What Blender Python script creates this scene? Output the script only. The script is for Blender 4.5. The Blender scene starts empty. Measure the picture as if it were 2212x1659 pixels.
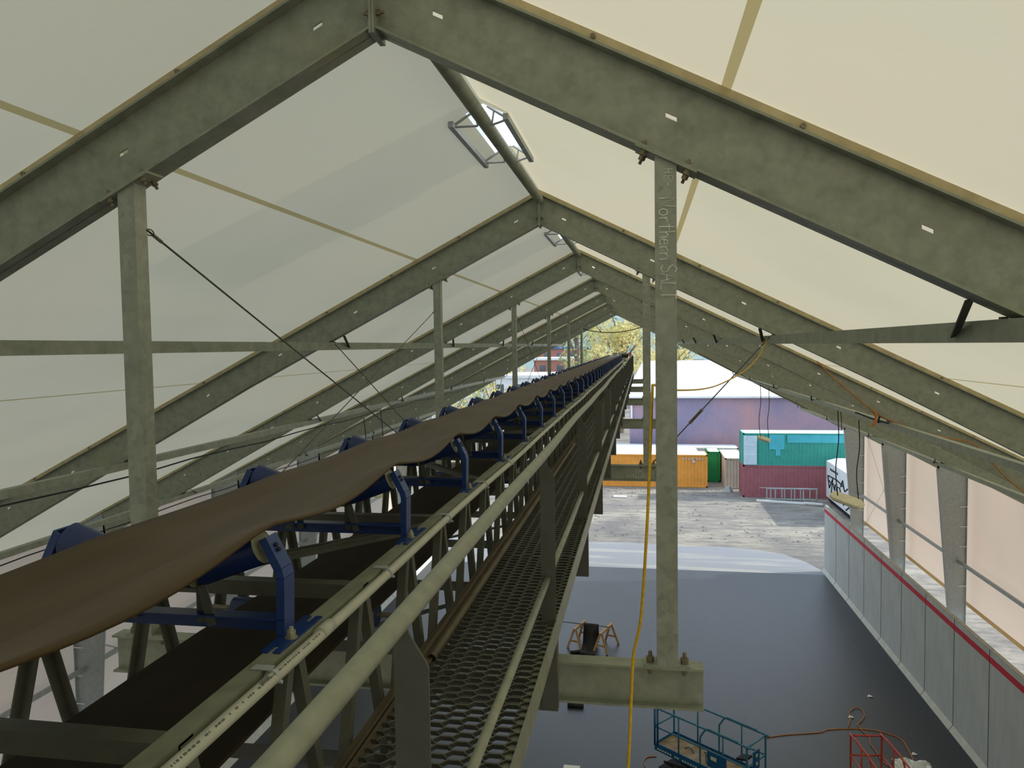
import bpy, math, random
from mathutils import Vector, Matrix
random.seed(7)
R = math.radians
# ------------------------------------------------------------------ camera, sky, sun, exposure
W, H, FPX = 2212, 1659, 1609.1
YAW, PITCH, ROLL = .1724, -.0504, -.0144
CAMZ = 12.5
_cy, _sy, _cp, _sp = math.cos(YAW), math.sin(YAW), math.cos(PITCH), math.sin(PITCH)
FWD = Vector((-_sy*_cp, _cy*_cp, _sp)); _r = Vector((_cy, _sy, 0)); _u = _r.cross(FWD)
RGT = math.cos(ROLL)*_r + math.sin(ROLL)*_u
UPV = -math.sin(ROLL)*_r + math.cos(ROLL)*_u
cam = bpy.data.objects.new('camera', bpy.data.cameras.new('camera'))
bpy.context.scene.collection.objects.link(cam)
cam.data.sensor_width = 36; cam.data.lens = 36*FPX/W
cam.data.clip_start = .05; cam.data.clip_end = 2000
m = Matrix((RGT, UPV, -FWD)).transposed().to_4x4(); m.translation = Vector((0, 0, CAMZ))
cam.matrix_world = m
sc = bpy.context.scene; sc.camera = cam
sc.view_settings.view_transform = 'Standard'; sc.view_settings.look = 'None'
sc.view_settings.exposure = 0.38; sc.view_settings.gamma = 1; sc.view_settings.use_curve_mapping = False

world = bpy.data.worlds.new('sky'); sc.world = world; world.use_nodes = True
wn = world.node_tree.nodes; wl = world.node_tree.links; wn.clear()
wo = wn.new('ShaderNodeOutputWorld'); wb = wn.new('ShaderNodeBackground')
tc = wn.new('ShaderNodeTexCoord'); sp = wn.new('ShaderNodeSeparateXYZ'); rp = wn.new('ShaderNodeValToRGB')
wl.new(tc.outputs['Generated'], sp.inputs[0]); wl.new(sp.outputs['Z'], rp.inputs[0])
rp.color_ramp.elements[0].position = 0.0; rp.color_ramp.elements[0].color = (.80, .90, 1.0, 1)
rp.color_ramp.elements[1].position = .5; rp.color_ramp.elements[1].color = (.70, .84, 1.0, 1)
wl.new(rp.outputs[0], wb.inputs[0]); wb.inputs[1].default_value = 1.15
wl.new(wb.outputs[0], wo.inputs[0])
SUN = Vector((1.62, .37, 1.0)).normalized()
sun = bpy.data.objects.new('sun', bpy.data.lights.new('sun', 'SUN'))
sun.data.energy = 3.7; sun.data.angle = R(1.0); sun.data.color = (1.0, .93, .82)
sun.rotation_euler = SUN.to_track_quat('Z', 'Y').to_euler(); sun.location = (30, 10, 40)
sc.collection.objects.link(sun)

def at(px, py, X=None, Y=None, Z=None):
    """real point on a chosen plane, measured from the photograph"""
    D = FWD + RGT*((px-W/2)/FPX) - UPV*((py-H/2)/FPX)
    t = X/D.x if X is not None else (Y/D.y if Y is not None else (Z-CAMZ)/D.z)
    q = D*t; return Vector((q.x, q.y, q.z+CAMZ))

# ------------------------------------------------------------------ materials
def nodes(name):
    mt = bpy.data.materials.new(name); mt.use_nodes = True
    nt = mt.node_tree; nt.nodes.clear(); return mt, nt.nodes, nt.links
def ramp(N, fac, L, stops):
    r = N.new('ShaderNodeValToRGB'); e = r.color_ramp.elements
    while len(e) < len(stops): e.new(.5)
    for i, (p, c) in enumerate(stops): e[i].position = p; e[i].color = (*c, 1)
    L.new(fac, r.inputs[0]); return r.outputs[0]
def noise(N, L, scale, detail=3, rough=.55, stretch=None, coord='Object'):
    t = N.new('ShaderNodeTexCoord'); mp = N.new('ShaderNodeMapping'); n = N.new('ShaderNodeTexNoise')
    L.new(t.outputs[coord], mp.inputs[0]); L.new(mp.outputs[0], n.inputs['Vector'])
    if stretch: mp.inputs['Scale'].default_value = stretch
    n.inputs['Scale'].default_value = scale; n.inputs['Detail'].default_value = detail; n.inputs['Roughness'].default_value = rough
    return n.outputs['Fac']
def mixc(N, L, fac, a, b, mode='MIX'):
    x = N.new('ShaderNodeMix'); x.data_type = 'RGBA'; x.blend_type = mode
    for v, i in ((fac, 0), (a, 6), (b, 7)):
        if hasattr(v, 'links'): L.new(v, x.inputs[i])
        elif i == 0: x.inputs[0].default_value = v
        else: x.inputs[i].default_value = (*v, 1)
    return x.outputs[2]
def pbr(name, col, rough=.6, metal=0., spec=.4, var=.12, scale=6, stretch=None, bump=0., second=None, sstops=(.45, .62), sscale=2.5, coat=0):
    """principled surface with a mottled base colour; second = stain colour in patches"""
    mt, N, L = nodes(name)
    o = N.new('ShaderNodeOutputMaterial'); b = N.new('ShaderNodeBsdfPrincipled'); L.new(b.outputs[0], o.inputs[0])
    f = noise(N, L, scale, 5, .6, stretch)
    lo = tuple(max(0, c*(1-var)) for c in col); hi = tuple(min(1, c*(1+var)) for c in col)
    c = ramp(N, f, L, [(.32, lo), (.68, hi)])
    if second:
        g = noise(N, L, sscale, 6, .65, stretch)
        k = ramp(N, g, L, [(sstops[0], (0, 0, 0)), (sstops[1], (1, 1, 1))])
        c = mixc(N, L, k, c, second)
    L.new(c, b.inputs['Base Color'])
    b.inputs['Roughness'].default_value = rough; b.inputs['Metallic'].default_value = metal
    b.inputs['Specular IOR Level'].default_value = spec
    if bump:
        bp = N.new('ShaderNodeBump'); bp.inputs['Strength'].default_value = bump; bp.inputs['Distance'].default_value = .01
        L.new(f, bp.inputs['Height']); L.new(bp.outputs[0], b.inputs['Normal'])
    return mt

def galv(name, base, dark, light, rough=.5, vs=34, vm=.10):
    mt, N, L = nodes(name)
    o = N.new('ShaderNodeOutputMaterial'); b = N.new('ShaderNodeBsdfPrincipled'); L.new(b.outputs[0], o.inputs[0])
    t = N.new('ShaderNodeTexCoord'); v = N.new('ShaderNodeTexVoronoi'); v.inputs['Scale'].default_value = vs
    wv = N.new('ShaderNodeTexNoise'); wv.inputs['Scale'].default_value = 9; wv.inputs['Detail'].default_value = 4
    L.new(t.outputs['Object'], wv.inputs['Vector']); L.new(t.outputs['Object'], v.inputs['Vector'])
    c1 = ramp(N, wv.outputs['Fac'], L, [(.3, dark), (.5, base), (.72, light)])
    bw = N.new('ShaderNodeRGBToBW'); L.new(v.outputs['Color'], bw.inputs[0]); c2 = mixc(N, L, vm, c1, bw.outputs[0], 'SOFT_LIGHT')
    g = noise(N, L, 1.3, 5, .6)
    k = ramp(N, g, L, [(.56, (0, 0, 0)), (.74, (.55, .55, .55))])
    c3 = mixc(N, L, k, c2, tuple(x*y for x, y in zip(base, (1.12, 1.0, .78))))
    L.new(c3, b.inputs['Base Color']); b.inputs['Roughness'].default_value = rough
    b.inputs['Metallic'].default_value = .25; b.inputs['Specular IOR Level'].default_value = .4
    return mt
M = {}
M['galv'] = galv('galvanized_steel', (.285, .31, .245), (.235, .26, .20), (.33, .35, .275))
M['galvlight'] = galv('galvanized_light', (.39, .425, .43), (.355, .39, .395), (.44, .475, .48), .5, 20, .1)
M['galvpost'] = galv('galvanized_post', (.31, .335, .275), (.265, .29, .235), (.35, .37, .30), .48, 26, .22)
M['rail'] = pbr('grey_green_steel', (.25, .265, .19), .42, .2, .5, .16, 14, second=(.22, .15, .09), sstops=(.70, .80), sscale=9)
M['frame'] = pbr('olive_steel_paint', (.095, .10, .075), .5, .1, .4, .14, 12, second=(.14, .10, .05), sstops=(.64, .78), sscale=4)
M['platesteel'] = pbr('dark_plate_steel', (.085, .09, .075), .55, .1, .4, .1, 16)
M['rusty'] = pbr('rusty_steel', (.11, .092, .055), .6, .1, .3, .3, 10, stretch=(1, .3, 1))
M['grate'] = pbr('expanded_steel', (.10, .105, .08), .42, .35, .5, .15, 20)
M['bolt'] = pbr('weathered_bolt', (.20, .17, .11), .5, .4, .5, .3, 60)
M['bluep'] = pbr('blue_paint', (.009, .036, .155), .36, 0, .5, .18, 18, second=(.085, .10, .08), sstops=(.66, .82), sscale=7)
M['rollerb'] = pbr('blue_roller', (.010, .026, .105), .35, .0, .5, .15, 14, second=(.045, .05, .05), sstops=(.6, .8), sscale=5)
M['rollend'] = pbr('roller_end_steel', (.30, .31, .20), .45, .3, .5, .25, 24)
M['belt'] = pbr('worn_brown_belt', (.048, .032, .013), .52, 0, .5, .22, 2.5, stretch=(5, .7, 5), second=(.070, .045, .018), sstops=(.5, .75), sscale=1.6)
[n for n in M['belt'].node_tree.nodes if n.type == 'BSDF_PRINCIPLED'][0].inputs['Specular Tint'].default_value = (1, .74, .42, 1)
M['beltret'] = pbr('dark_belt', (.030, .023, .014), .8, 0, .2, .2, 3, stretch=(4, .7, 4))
M['rubber'] = pbr('black_rubber', (.012, .012, .013), .6, 0, .4, .2, 8)
M['pvc'] = pbr('grey_conduit', (.42, .43, .34), .45, 0, .4, .06, 10)
M['ink'] = pbr('faded_ink', (.13, .13, .12), .8, 0, .2, .2, 60)
M['chalk'] = pbr('chalk', (.72, .73, .66), .9, 0, .1, .2, 50)
M['cable'] = pbr('steel_cable', (.10, .105, .09), .5, .4, .4, .2, 30)
M['cord'] = pbr('black_cord', (.025, .027, .03), .6, 0, .3, .2, 10)
M['rope'] = pbr('yellow_rope', (.62, .38, .02), .6, 0, .3, .2, 60)
M['orangecord'] = pbr('orange_cord', (.52, .19, .04), .6, 0, .3, .2, 10)
M['concrete'] = pbr('precast_concrete', (.52, .55, .55), .8, 0, .25, .09, 2.2, stretch=(1, 1, .35), second=(.43, .455, .46), sstops=(.5, .8), sscale=1.4)
M['concedge'] = pbr('concrete_top', (.36, .34, .28), .85, 0, .2, .12, 5)
M['grout'] = pbr('grout', (.55, .57, .54), .8, 0, .2, .08, 5)
M['redp'] = pbr('red_stripe_paint', (.58, .03, .05), .6, 0, .3, .12, 4)
M['wood'] = pbr('raw_lumber', (.55, .34, .18), .65, 0, .3, .15, 9, stretch=(1, 1, 8))
M['deckwood'] = pbr('worn_deck', (.27, .19, .10), .6, 0, .3, .35, 4, second=(.32, .30, .25), sstops=(.5, .62), sscale=3)
M['liftblue'] = pbr('lift_blue', (.010, .10, .25), .4, 0, .5, .15, 8)
M['liftbluelt'] = pbr('lift_blue_rail', (.03, .17, .27), .38, 0, .5, .15, 8)
M['white'] = pbr('white_sheet', (.78, .79, .78), .6, 0, .3, .04, 5)
M['plastic'] = pbr('clear_plastic_sheet', (.55, .58, .56), .25, 0, .5, .25, 12)
M['dark'] = pbr('dark_void', (.02, .02, .022), .7, 0, .2, .2, 5)
M['liftred'] = pbr('lift_red', (.48, .06, .03), .45, 0, .4, .15, 8)
M['lamp'] = pbr('tan_lamp_housing', (.76, .71, .50), .5, 0, .4, .08, 8)
M['motorg'] = pbr('green_motor', (.03, .055, .02), .4, .2, .4, .2, 8)
M['orangeg'] = pbr('orange_guard', (.65, .10, .03), .5, 0, .4, .1, 8)
M['keder'] = pbr('keder_webbing', (.52, .44, .25), .6, 0, .3, .15, 10)
M['sticker'] = pbr('label_sticker', (.62, .66, .50), .6, 0, .3, .2, 40)
for k, c, s2 in (('c_orange', (.80, .35, .065), (.34, .11, .035)), ('c_green', (.02, .27, .09), (.16, .10, .04)), ('c_beige', (.58, .50, .40), (.36, .13, .06)),
                 ('c_teal', (.045, .33, .27), (.035, .26, .21)), ('c_cyan', (.07, .44, .52), (.05, .38, .40)), ('c_red', (.33, .12, .14), (.27, .11, .12)),
                 ('c_cream', (.75, .73, .68), (.5, .4, .3)), ('c_white', (.80, .82, .85), (.6, .6, .62)), ('c_door', (.50, .66, .76), (.45, .55, .6))):
    M[k] = pbr('paint_'+k[2:], c, .55, 0, .3, .08, 2, second=s2, sstops=(.66, .8), sscale=1.5)
M['roofwhite'] = pbr('white_metal_roof', (.80, .82, .84), .5, 0, .3, .05, 1.5, second=(.60, .64, .66), sstops=(.55, .75), sscale=.5)
M['brick'] = pbr('far_brick', (.42, .20, .16), .8, 0, .2, .1, 2)
M['roofblue'] = pbr('blue_roof', (.06, .18, .42), .5, 0, .3, .1, 1)
M['bark'] = pbr('tree_bark', (.20, .16, .13), .85, 0, .2, .2, 3)
M['litter'] = pbr('pale_scraps', (.55, .48, .36), .8, 0, .2, .4, 9)
M['glass'] = pbr('window_glass', (.08, .11, .13), .1, 0, .6, .1, 2)

def purple_mat():
    mt, N, L = nodes('purple_corrugated_siding')
    o = N.new('ShaderNodeOutputMaterial'); b = N.new('ShaderNodeBsdfPrincipled'); L.new(b.outputs[0], o.inputs[0])
    g = noise(N, L, .16, 3, .5)
    c = ramp(N, g, L, [(.38, (.28, .25, .37)), (.5, (.39, .29, .38)), (.62, (.50, .31, .34))])
    L.new(c, b.inputs['Base Color']); b.inputs['Roughness'].default_value = .6
    return mt
M['purple'] = purple_mat()

def foliage(name, cols):
    mt, N, L = nodes(name)
    o = N.new('ShaderNodeOutputMaterial'); d = N.new('ShaderNodeBsdfDiffuse'); t = N.new('ShaderNodeBsdfTranslucent'); mx = N.new('ShaderNodeMixShader')
    f = noise(N, L, .55, 4, .7); c = ramp(N, f, L, [(.30, cols[0]), (.48, cols[1]), (.66, cols[2])])
    L.new(c, d.inputs[0]); L.new(c, t.inputs[0]); mx.inputs[0].default_value = .4
    L.new(d.outputs[0], mx.inputs[1]); L.new(t.outputs[0], mx.inputs[2]); L.new(mx.outputs[0], o.inputs[0]); return mt
M['leafy'] = foliage('yellow_leaves', ((.40, .42, .20), (.66, .60, .28), (.80, .72, .38)))
M['leafg'] = foliage('green_leaves', ((.26, .36, .20), (.42, .50, .28), (.64, .62, .32)))
M['leafd'] = foliage('dark_leaves', ((.22, .30, .26), (.32, .40, .32), (.45, .48, .36)))
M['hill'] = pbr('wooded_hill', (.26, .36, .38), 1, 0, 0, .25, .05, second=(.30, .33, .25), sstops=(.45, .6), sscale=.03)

def fabric(name, diff, trans, seams=None, mixf=.45, hem=None):
    mt, N, L = nodes(name)
    o = N.new('ShaderNodeOutputMaterial'); d = N.new('ShaderNodeBsdfDiffuse'); t = N.new('ShaderNodeBsdfTranslucent'); mx = N.new('ShaderNodeMixShader')
    f = noise(N, L, .38, 3, .5)
    vt = ramp(N, f, L, [(.3, tuple(x*y for x, y in zip(trans, (.93, .93, .92)))), (.5, trans), (.72, tuple(x*y for x, y in zip(trans, (1.06, .99, .97))))])  # warm pinkish patches: reflected light put into the cloth tint
    fine = noise(N, L, 26, 2, .5, (.25, 6, .25))
    vt = mixc(N, L, .10, vt, ramp(N, fine, L, [(.3, (.6, .6, .5)), (.7, (1, 1, 1))]), 'MULTIPLY')
    tcol = vt
    if seams:
        tcn = N.new('ShaderNodeTexCoord'); s = N.new('ShaderNodeSeparateXYZ'); L.new(tcn.outputs['Object'], s.inputs[0])
        a = N.new('ShaderNodeMath'); a.operation = 'ADD'; a.inputs[1].default_value = 1.297; L.new(s.outputs['X'], a.inputs[0])
        ab = N.new('ShaderNodeMath'); ab.operation = 'ABSOLUTE'; L.new(a.outputs[0], ab.inputs[0])
        prev = None
        for c, w in seams:
            q = N.new('ShaderNodeMath'); q.operation = 'COMPARE'; q.inputs[1].default_value = c; q.inputs[2].default_value = w
            L.new(ab.outputs[0], q.inputs[0])
            if prev is None: prev = q.outputs[0]
            else:
                p = N.new('ShaderNodeMath'); p.operation = 'MAXIMUM'; L.new(prev, p.inputs[0]); L.new(q.outputs[0], p.inputs[1]); prev = p.outputs[0]
        tcol = mixc(N, L, prev, vt, tuple(x*y for x, y in zip(trans, (.55, .48, .30))))
        dcol = mixc(N, L, prev, diff, tuple(x*y for x, y in zip(diff, (.80, .74, .55))))
        L.new(dcol, d.inputs[0])
    else: d.inputs[0].default_value = (*diff, 1)
    L.new(tcol, t.inputs[0]); mx.inputs[0].default_value = mixf
    L.new(d.outputs[0], mx.inputs[1]); L.new(t.outputs[0], mx.inputs[2]); L.new(mx.outputs[0], o.inputs[0]); return mt
M['roof'] = fabric('translucent_roof_fabric', (.80, .765, .62), (.545, .505, .375), [(1.69, .022), (4.95, .012), (8.2, .012)], .42)
M['wallfab'] = fabric('translucent_wall_fabric', (.82, .76, .70), (.49, .405, .345), None, .40)  # same cloth as the roof, with the pink cast of the light coloured in
M['hem'] = fabric('hem_webbing', (.70, .52, .28), (.50, .34, .14), None, .35)
M['hood'] = fabric('clear_vent_hood', (.9, .9, .9), (1.0, 1.0, 1.0), None, .90)

def ground_mat(name, kind):
    mt, N, L = nodes(name)
    o = N.new('ShaderNodeOutputMaterial'); b = N.new('ShaderNodeBsdfPrincipled'); L.new(b.outputs[0], o.inputs[0])
    if kind == 'asphalt':
        a = noise(N, L, 38, 4, .7); c = ramp(N, a, L, [(.35, (.014, .017, .026)), (.7, (.027, .032, .045))])
        st = noise(N, L, .35, 5, .6, (1, .35, 1)); k = ramp(N, st, L, [(.45, (0, 0, 0)), (.72, (.45, .45, .45))])
        c = mixc(N, L, k, c, (.045, .052, .072))
        w = N.new('ShaderNodeTexWave'); w.inputs['Scale'].default_value = .105; w.inputs['Distortion'].default_value = 1.2; w.inputs['Detail'].default_value = 2
        t = N.new('ShaderNodeTexCoord'); L.new(t.outputs['Object'], w.inputs[0])
        k2 = ramp(N, w.outputs['Fac'], L, [(.02, (.35, .35, .35)), (.10, (0, 0, 0))]); c = mixc(N, L, k2, c, (.028, .030, .036))
        sp_ = noise(N, L, 3.2, 5, .75); k3 = ramp(N, sp_, L, [(.70, (0, 0, 0)), (.78, (.6, .6, .6))]); c = mixc(N, L, k3, c, (.16, .15, .125))
        L.new(c, b.inputs['Base Color'])
        b.inputs['Roughness'].default_value = .42; b.inputs['Specular IOR Level'].default_value = .7
        bp = N.new('ShaderNodeBump'); bp.inputs['Strength'].default_value = .25; bp.inputs['Distance'].default_value = .004; L.new(a, bp.inputs['Height']); L.new(bp.outputs[0], b.inputs['Normal'])
    elif kind == 'apron':
        a = noise(N, L, 14, 5, .7); c = ramp(N, a, L, [(.3, (.20, .215, .25)), (.7, (.28, .295, .325))])  # dusty asphalt, its sunlit paleness and sky sheen put into the colour
        st = noise(N, L, .5, 4, .6, (.25, 2.2, 1)); k = ramp(N, st, L, [(.5, (0, 0, 0)), (.62, (.8, .8, .8))]); c = mixc(N, L, k, c, (.36, .36, .34))
        L.new(c, b.inputs['Base Color']); b.inputs['Roughness'].default_value = .6
    else:
        a = noise(N, L, .17, 7, .7); c = ramp(N, a, L, [(.35, (.20, .195, .19)), (.5, (.30, .28, .25)), (.64, (.42, .39, .33))])
        f = noise(N, L, 1.1, 7, .75, (.35, 1.6, 1)); k = ramp(N, f, L, [(.42, (.55, .55, .55)), (.52, (0, 0, 0))]); c = mixc(N, L, k, c, (.13, .13, .14))
        g = noise(N, L, 9, 5, .8); k2 = ramp(N, g, L, [(.58, (0, 0, 0)), (.75, (.6, .6, .6))]); c = mixc(N, L, k2, c, (.36, .35, .32))
        L.new(c, b.inputs['Base Color']); b.inputs['Roughness'].default_value = .95; b.inputs['Specular IOR Level'].default_value = .1
        bp = N.new('ShaderNodeBump'); bp.inputs['Strength'].default_value = .8; bp.inputs['Distance'].default_value = .12; L.new(f, bp.inputs['Height']); L.new(bp.outputs[0], b.inputs['Normal'])
    return mt
M['asphalt'] = ground_mat('asphalt_floor', 'asphalt'); M['apron'] = ground_mat('dusty_sunlit_apron', 'apron'); M['dirt'] = ground_mat('dirt_and_gravel', 'dirt')

# ------------------------------------------------------------------ mesh building
COL = sc.collection
class MB:
    def __init__(s): s.v = []; s.f = []
    def add(s, vs, fs):
        n = len(s.v); s.v += [tuple(v) for v in vs]; s.f += [tuple(i+n for i in f) for f in fs]; return s
    def box(s, x0, y0, z0, x1, y1, z1):
        if x0 > x1: x0, x1 = x1, x0
        return s.add([(x, y, z) for z in (z0, z1) for y in (y0, y1) for x in (x0, x1)],
                     [(0, 2, 3, 1), (4, 5, 7, 6), (0, 1, 5, 4), (2, 6, 7, 3), (0, 4, 6, 2), (1, 3, 7, 5)])
    def bar(s, a, b, w, h, up=(0, 0, 1)):
        a, b = Vector(a), Vector(b); d = (b-a).normalized(); up = Vector(up)
        x = d.cross(up)
        if x.length < 1e-5: x = d.cross(Vector((0, 1, 0)))
        x.normalize(); y = x.cross(d)
        vs = [p + x*(i*w/2) + y*(j*h/2) for p in (a, b) for i, j in ((-1, -1), (1, -1), (1, 1), (-1, 1))]
        return s.add(vs, [(0, 1, 2, 3), (7, 6, 5, 4), (0, 4, 5, 1), (1, 5, 6, 2), (2, 6, 7, 3), (3, 7, 4, 0)])
    def angle(s, a, b, w, t, x, y):
        """L section from a to b; legs along unit vectors x and y"""
        a, b, x, y = map(Vector, (a, b, x, y))
        pr = [x*0, x*w, x*w+y*t, x*t+y*t, x*t+y*w, y*w]
        vs = [p+q for p in (a, b) for q in pr]; n = 6
        fs = [(0, 1, 2, 3), (0, 3, 4, 5), (6, 9, 8, 7), (6, 11, 10, 9)] + [(i, (i+1) % n, n+(i+1) % n, n+i) for i in range(n)]
        return s.add(vs, fs)
    def tube(s, pts, r, n=10, caps=True):
        pts = [Vector(p) for p in pts]; rings = []
        prev = None
        for i, p in enumerate(pts):
            d = (pts[min(i+1, len(pts)-1)] - pts[max(i-1, 0)])
            if d.length < 1e-9: d = Vector((0, 0, 1))
            d.normalize()
            if prev is None:
                x = d.orthogonal().normalized()
            else:
                x = prev - d*prev.dot(d)
                x = x.normalized() if x.length > 1e-6 else d.orthogonal().normalized()
            prev = x; y = d.cross(x); rr = r[i] if isinstance(r, (list, tuple)) else r
            rings.append([p + x*(rr*math.cos(2*math.pi*k/n)) + y*(rr*math.sin(2*math.pi*k/n)) for k in range(n)])
        vs = [q for g in rings for q in g]
        fs = [(i*n+k, i*n+(k+1) % n, (i+1)*n+(k+1) % n, (i+1)*n+k) for i in range(len(rings)-1) for k in range(n)]
        if caps: fs += [tuple(range(n-1, -1, -1)), tuple((len(rings)-1)*n+k for k in range(n))]
        return s.add(vs, fs)
    def prism(s, poly, ext):
        """poly = list of 3-D points, extruded by vector ext"""
        ext = Vector(ext); n = len(poly); vs = [Vector(p) for p in poly] + [Vector(p)+ext for p in poly]
        return s.add(vs, [tuple(range(n-1, -1, -1)), tuple(range(n, 2*n))] + [(i, (i+1) % n, n+(i+1) % n, n+i) for i in range(n)])
    def build(s, name, mat, parent=None, smooth=False):
        off = world_loc(parent) if parent else Vector((0, 0, 0))
        me = bpy.data.meshes.new(name)
        me.from_pydata([(v[0]-off.x, v[1]-off.y, v[2]-off.z) for v in s.v], [], s.f); me.update()
        mats = mat if isinstance(mat, list) else [mat]
        for q in mats: me.materials.append(q)
        if smooth:
            for p in me.polygons: p.use_smooth = len(p.vertices) == 4
        o = bpy.data.objects.new(name, me); COL.objects.link(o)
        if parent: o.parent = parent
        return o
def world_loc(o):
    v = Vector(o.location)
    while o.parent: o = o.parent; v += Vector(o.location)
    return v
def tag(o, label=None, cat=None, group=None, kind=None):
    if label: o['label'] = label
    if cat: o['category'] = cat
    if group: o['group'] = group
    if kind: o['kind'] = kind
    return o
def empty(name, loc, label=None, cat=None, group=None, kind=None):
    o = bpy.data.objects.new(name, None); COL.objects.link(o); o.location = loc; o.empty_display_size = .1
    return tag(o, label, cat, group, kind)
KIDS = {}
def kids(o): return [c for c in COL.objects if c.parent == o]
def copy_tree(o, parent=None, children=None):
    c = o.copy(); COL.objects.link(c)
    if parent: c.parent = parent
    for ch in kids(o): copy_tree(ch, c)
    return c

XR = -1.297                                   # ridge line
Y0, BAY, FW = 3.58, 6.1, .147                 # first frame, bay, flange width
def fy(n): return Y0 + BAY*n
def tap(s): return .035*max(0, s-4.2)
def zb(s): return CAMZ + 1.583 - .5053*s - tap(s)       # underside of rafter
def zt(s): return CAMZ + 1.583 - .5053*s + .395         # top of rafter
def zf(s): return CAMZ + 2.035 - .5053*s                # roof fabric
YB, YE = -8.0, 42.2                           # ends of the fabric

# ------------------------------------------------------------------ setting
g = MB(); g.box(-400, -200, -.3, 500, 700, -.02); tag(g.build('yard_ground', M['dirt']), 'grey and beige dirt yard with wheel ruts outside the shed', 'ground', kind='structure')
g = MB(); g.box(-12.3, -9, -.2, 9.75, 41.7, 0); tag(g.build('floor', M['asphalt']), 'dark new asphalt floor inside the shed', 'floor', kind='structure')
rr = random.Random(3)
pl = [(-16, 41.7), (9.9, 41.7), (9.2, 44.0), (8.2, 45.6), (6.8, 46.4), (4.6, 46.9), (2.0, 46.6), (-1, 47.2), (-5, 46.9), (-10, 47.5), (-16, 47)]
g = MB(); g.prism([(x, y, -.05) for x, y in pl], (0, 0, .045)); tag(g.build('paved_apron', M['apron']), 'pale dusty sunlit apron with tyre marks before the shed opening', 'pavement', kind='structure')

VST = [6.22, 12.5, 18.6]
def slope_sheet(side, hole):
    """one roof slope, gridded, with the ridge vent opening left out"""
    mb = MB(); ss = [0, hole[0], .9, 1.8, 3.2, 5, 7, 9, 11, 12.62]; ys = sorted([YB, 0, 3.65, 9.75, 15.85, 21.95, 28.05, 34.15, 40.25, YE]+VST+[v+1.33 for v in VST])
    for i in range(len(ss)-1):
        for j in range(len(ys)-1):
            if i == 0 and ys[j] in VST: continue
            q = [(XR+side*s, y, zf(s)) for s, y in ((ss[i], ys[j]), (ss[i+1], ys[j]), (ss[i+1], ys[j+1]), (ss[i], ys[j+1]))]
            if side < 0: q.reverse()
            mb.add(q, [(0, 1, 2, 3)])
    return mb
VY0, VY1 = 6.22, 7.55
VY2, VY3 = 12.6, 13.9
ce = MB()
for side, h0 in ((-1, .27), (1, .20)):
    a = slope_sheet(side, (.15 if side < 0 else .17, VY0, VY1)); ce.add(a.v, a.f)
ce_o = tag(ce.build('ceiling', M['roof']), 'pale translucent fabric roof stretched over the steel frames', 'roof', kind='structure')
for side, nm in ((1, 'wall_right'), (-1, 'wall_left')):
    xw = XR + side*12.6; mb = MB()
    q = [(xw, YB, 3.22), (xw, YE-.1, 3.22), (xw, YE-.1, zf(12.6)), (xw, YB, zf(12.6))]
    mb.add(q, [(0, 1, 2, 3)])
    o = tag(mb.build(nm, M['wallfab']), 'pinkish translucent fabric side wall on the %s' % nm[5:], 'wall', kind='structure')
    h = MB(); h.box(xw-.01, YB, 3.10, xw+.015, YE-.3, 3.24)
    h.build('hem', M['hem'], o)['label'] = 'tan hem band along the bottom of the fabric'
mb = MB(); mb.add([(XR-12.6, YB, 0), (XR+12.6, YB, 0), (XR+12.6, YB, zf(12.6)), (XR, YB, zf(0)), (XR-12.6, YB, zf(12.6))], [(0, 1, 2, 3, 4)])
tag(mb.build('wall_back', M['wallfab']), 'fabric end wall', 'wall', kind='structure')

# ------------------------------------------------------------------ steel portal frames
def bolt(mb, c, d, r=.017, L=.03):
    c, d = Vector(c), Vector(d).normalized(); mb.tube([c, c+d*L], r, 6); mb.tube([c, c+d*(L*1.9)], r*.5, 6)
def rafter(side, n):
    y0, y1 = fy(n), fy(n)+FW; yc = (y0+y1)/2; mb = MB()
    def P(s, z): return XR+side*s, z
    S = [.014, 4.2, 8, 11.55]
    for a, b in zip(S[:-1], S[1:]):                                       # flanges
        for f, t in ((zb, .014), (lambda s: zt(s)-.014, .014)):
            pts = [(*P(a, 0)[:1], y0, f(a)), (P(b, 0)[0], y0, f(b)), (P(b, 0)[0], y0, f(b)+t), (P(a, 0)[0], y0, f(a)+t)]
            mb.prism(pts if side < 0 else pts[::-1], (0, y1-y0, 0))
    slots = [.315+1.127*k for k in range(10)]
    cuts = [.014]
    for s in slots: cuts += [s-.026, s+.026]
    cuts += [11.55]
    for i in range(len(cuts)-1):                                          # web with slotted holes
        a, b = cuts[i], cuts[i+1]
        sm = (a+b)/2; hole = any(abs(sm-s) < .01 for s in slots)
        def quad(za0, za1, zb0, zb1):
            pts = [(P(a, 0)[0], yc-.005, za0), (P(b, 0)[0], yc-.005, zb0), (P(b, 0)[0], yc-.005, zb1), (P(a, 0)[0], yc-.005, za1)]
            mb.prism(pts if side < 0 else pts[::-1], (0, .01, 0))
        ma, mbm = zb(a)+tap(a)+.215, zb(b)+tap(b)+.215
        if hole: quad(zb(a), ma-.011, zb(b), mbm-.011); quad(ma+.011, zt(a), mbm+.011, zt(b))
        else: quad(zb(a), zt(a), zb(b), zt(b))
    return mb
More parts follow.
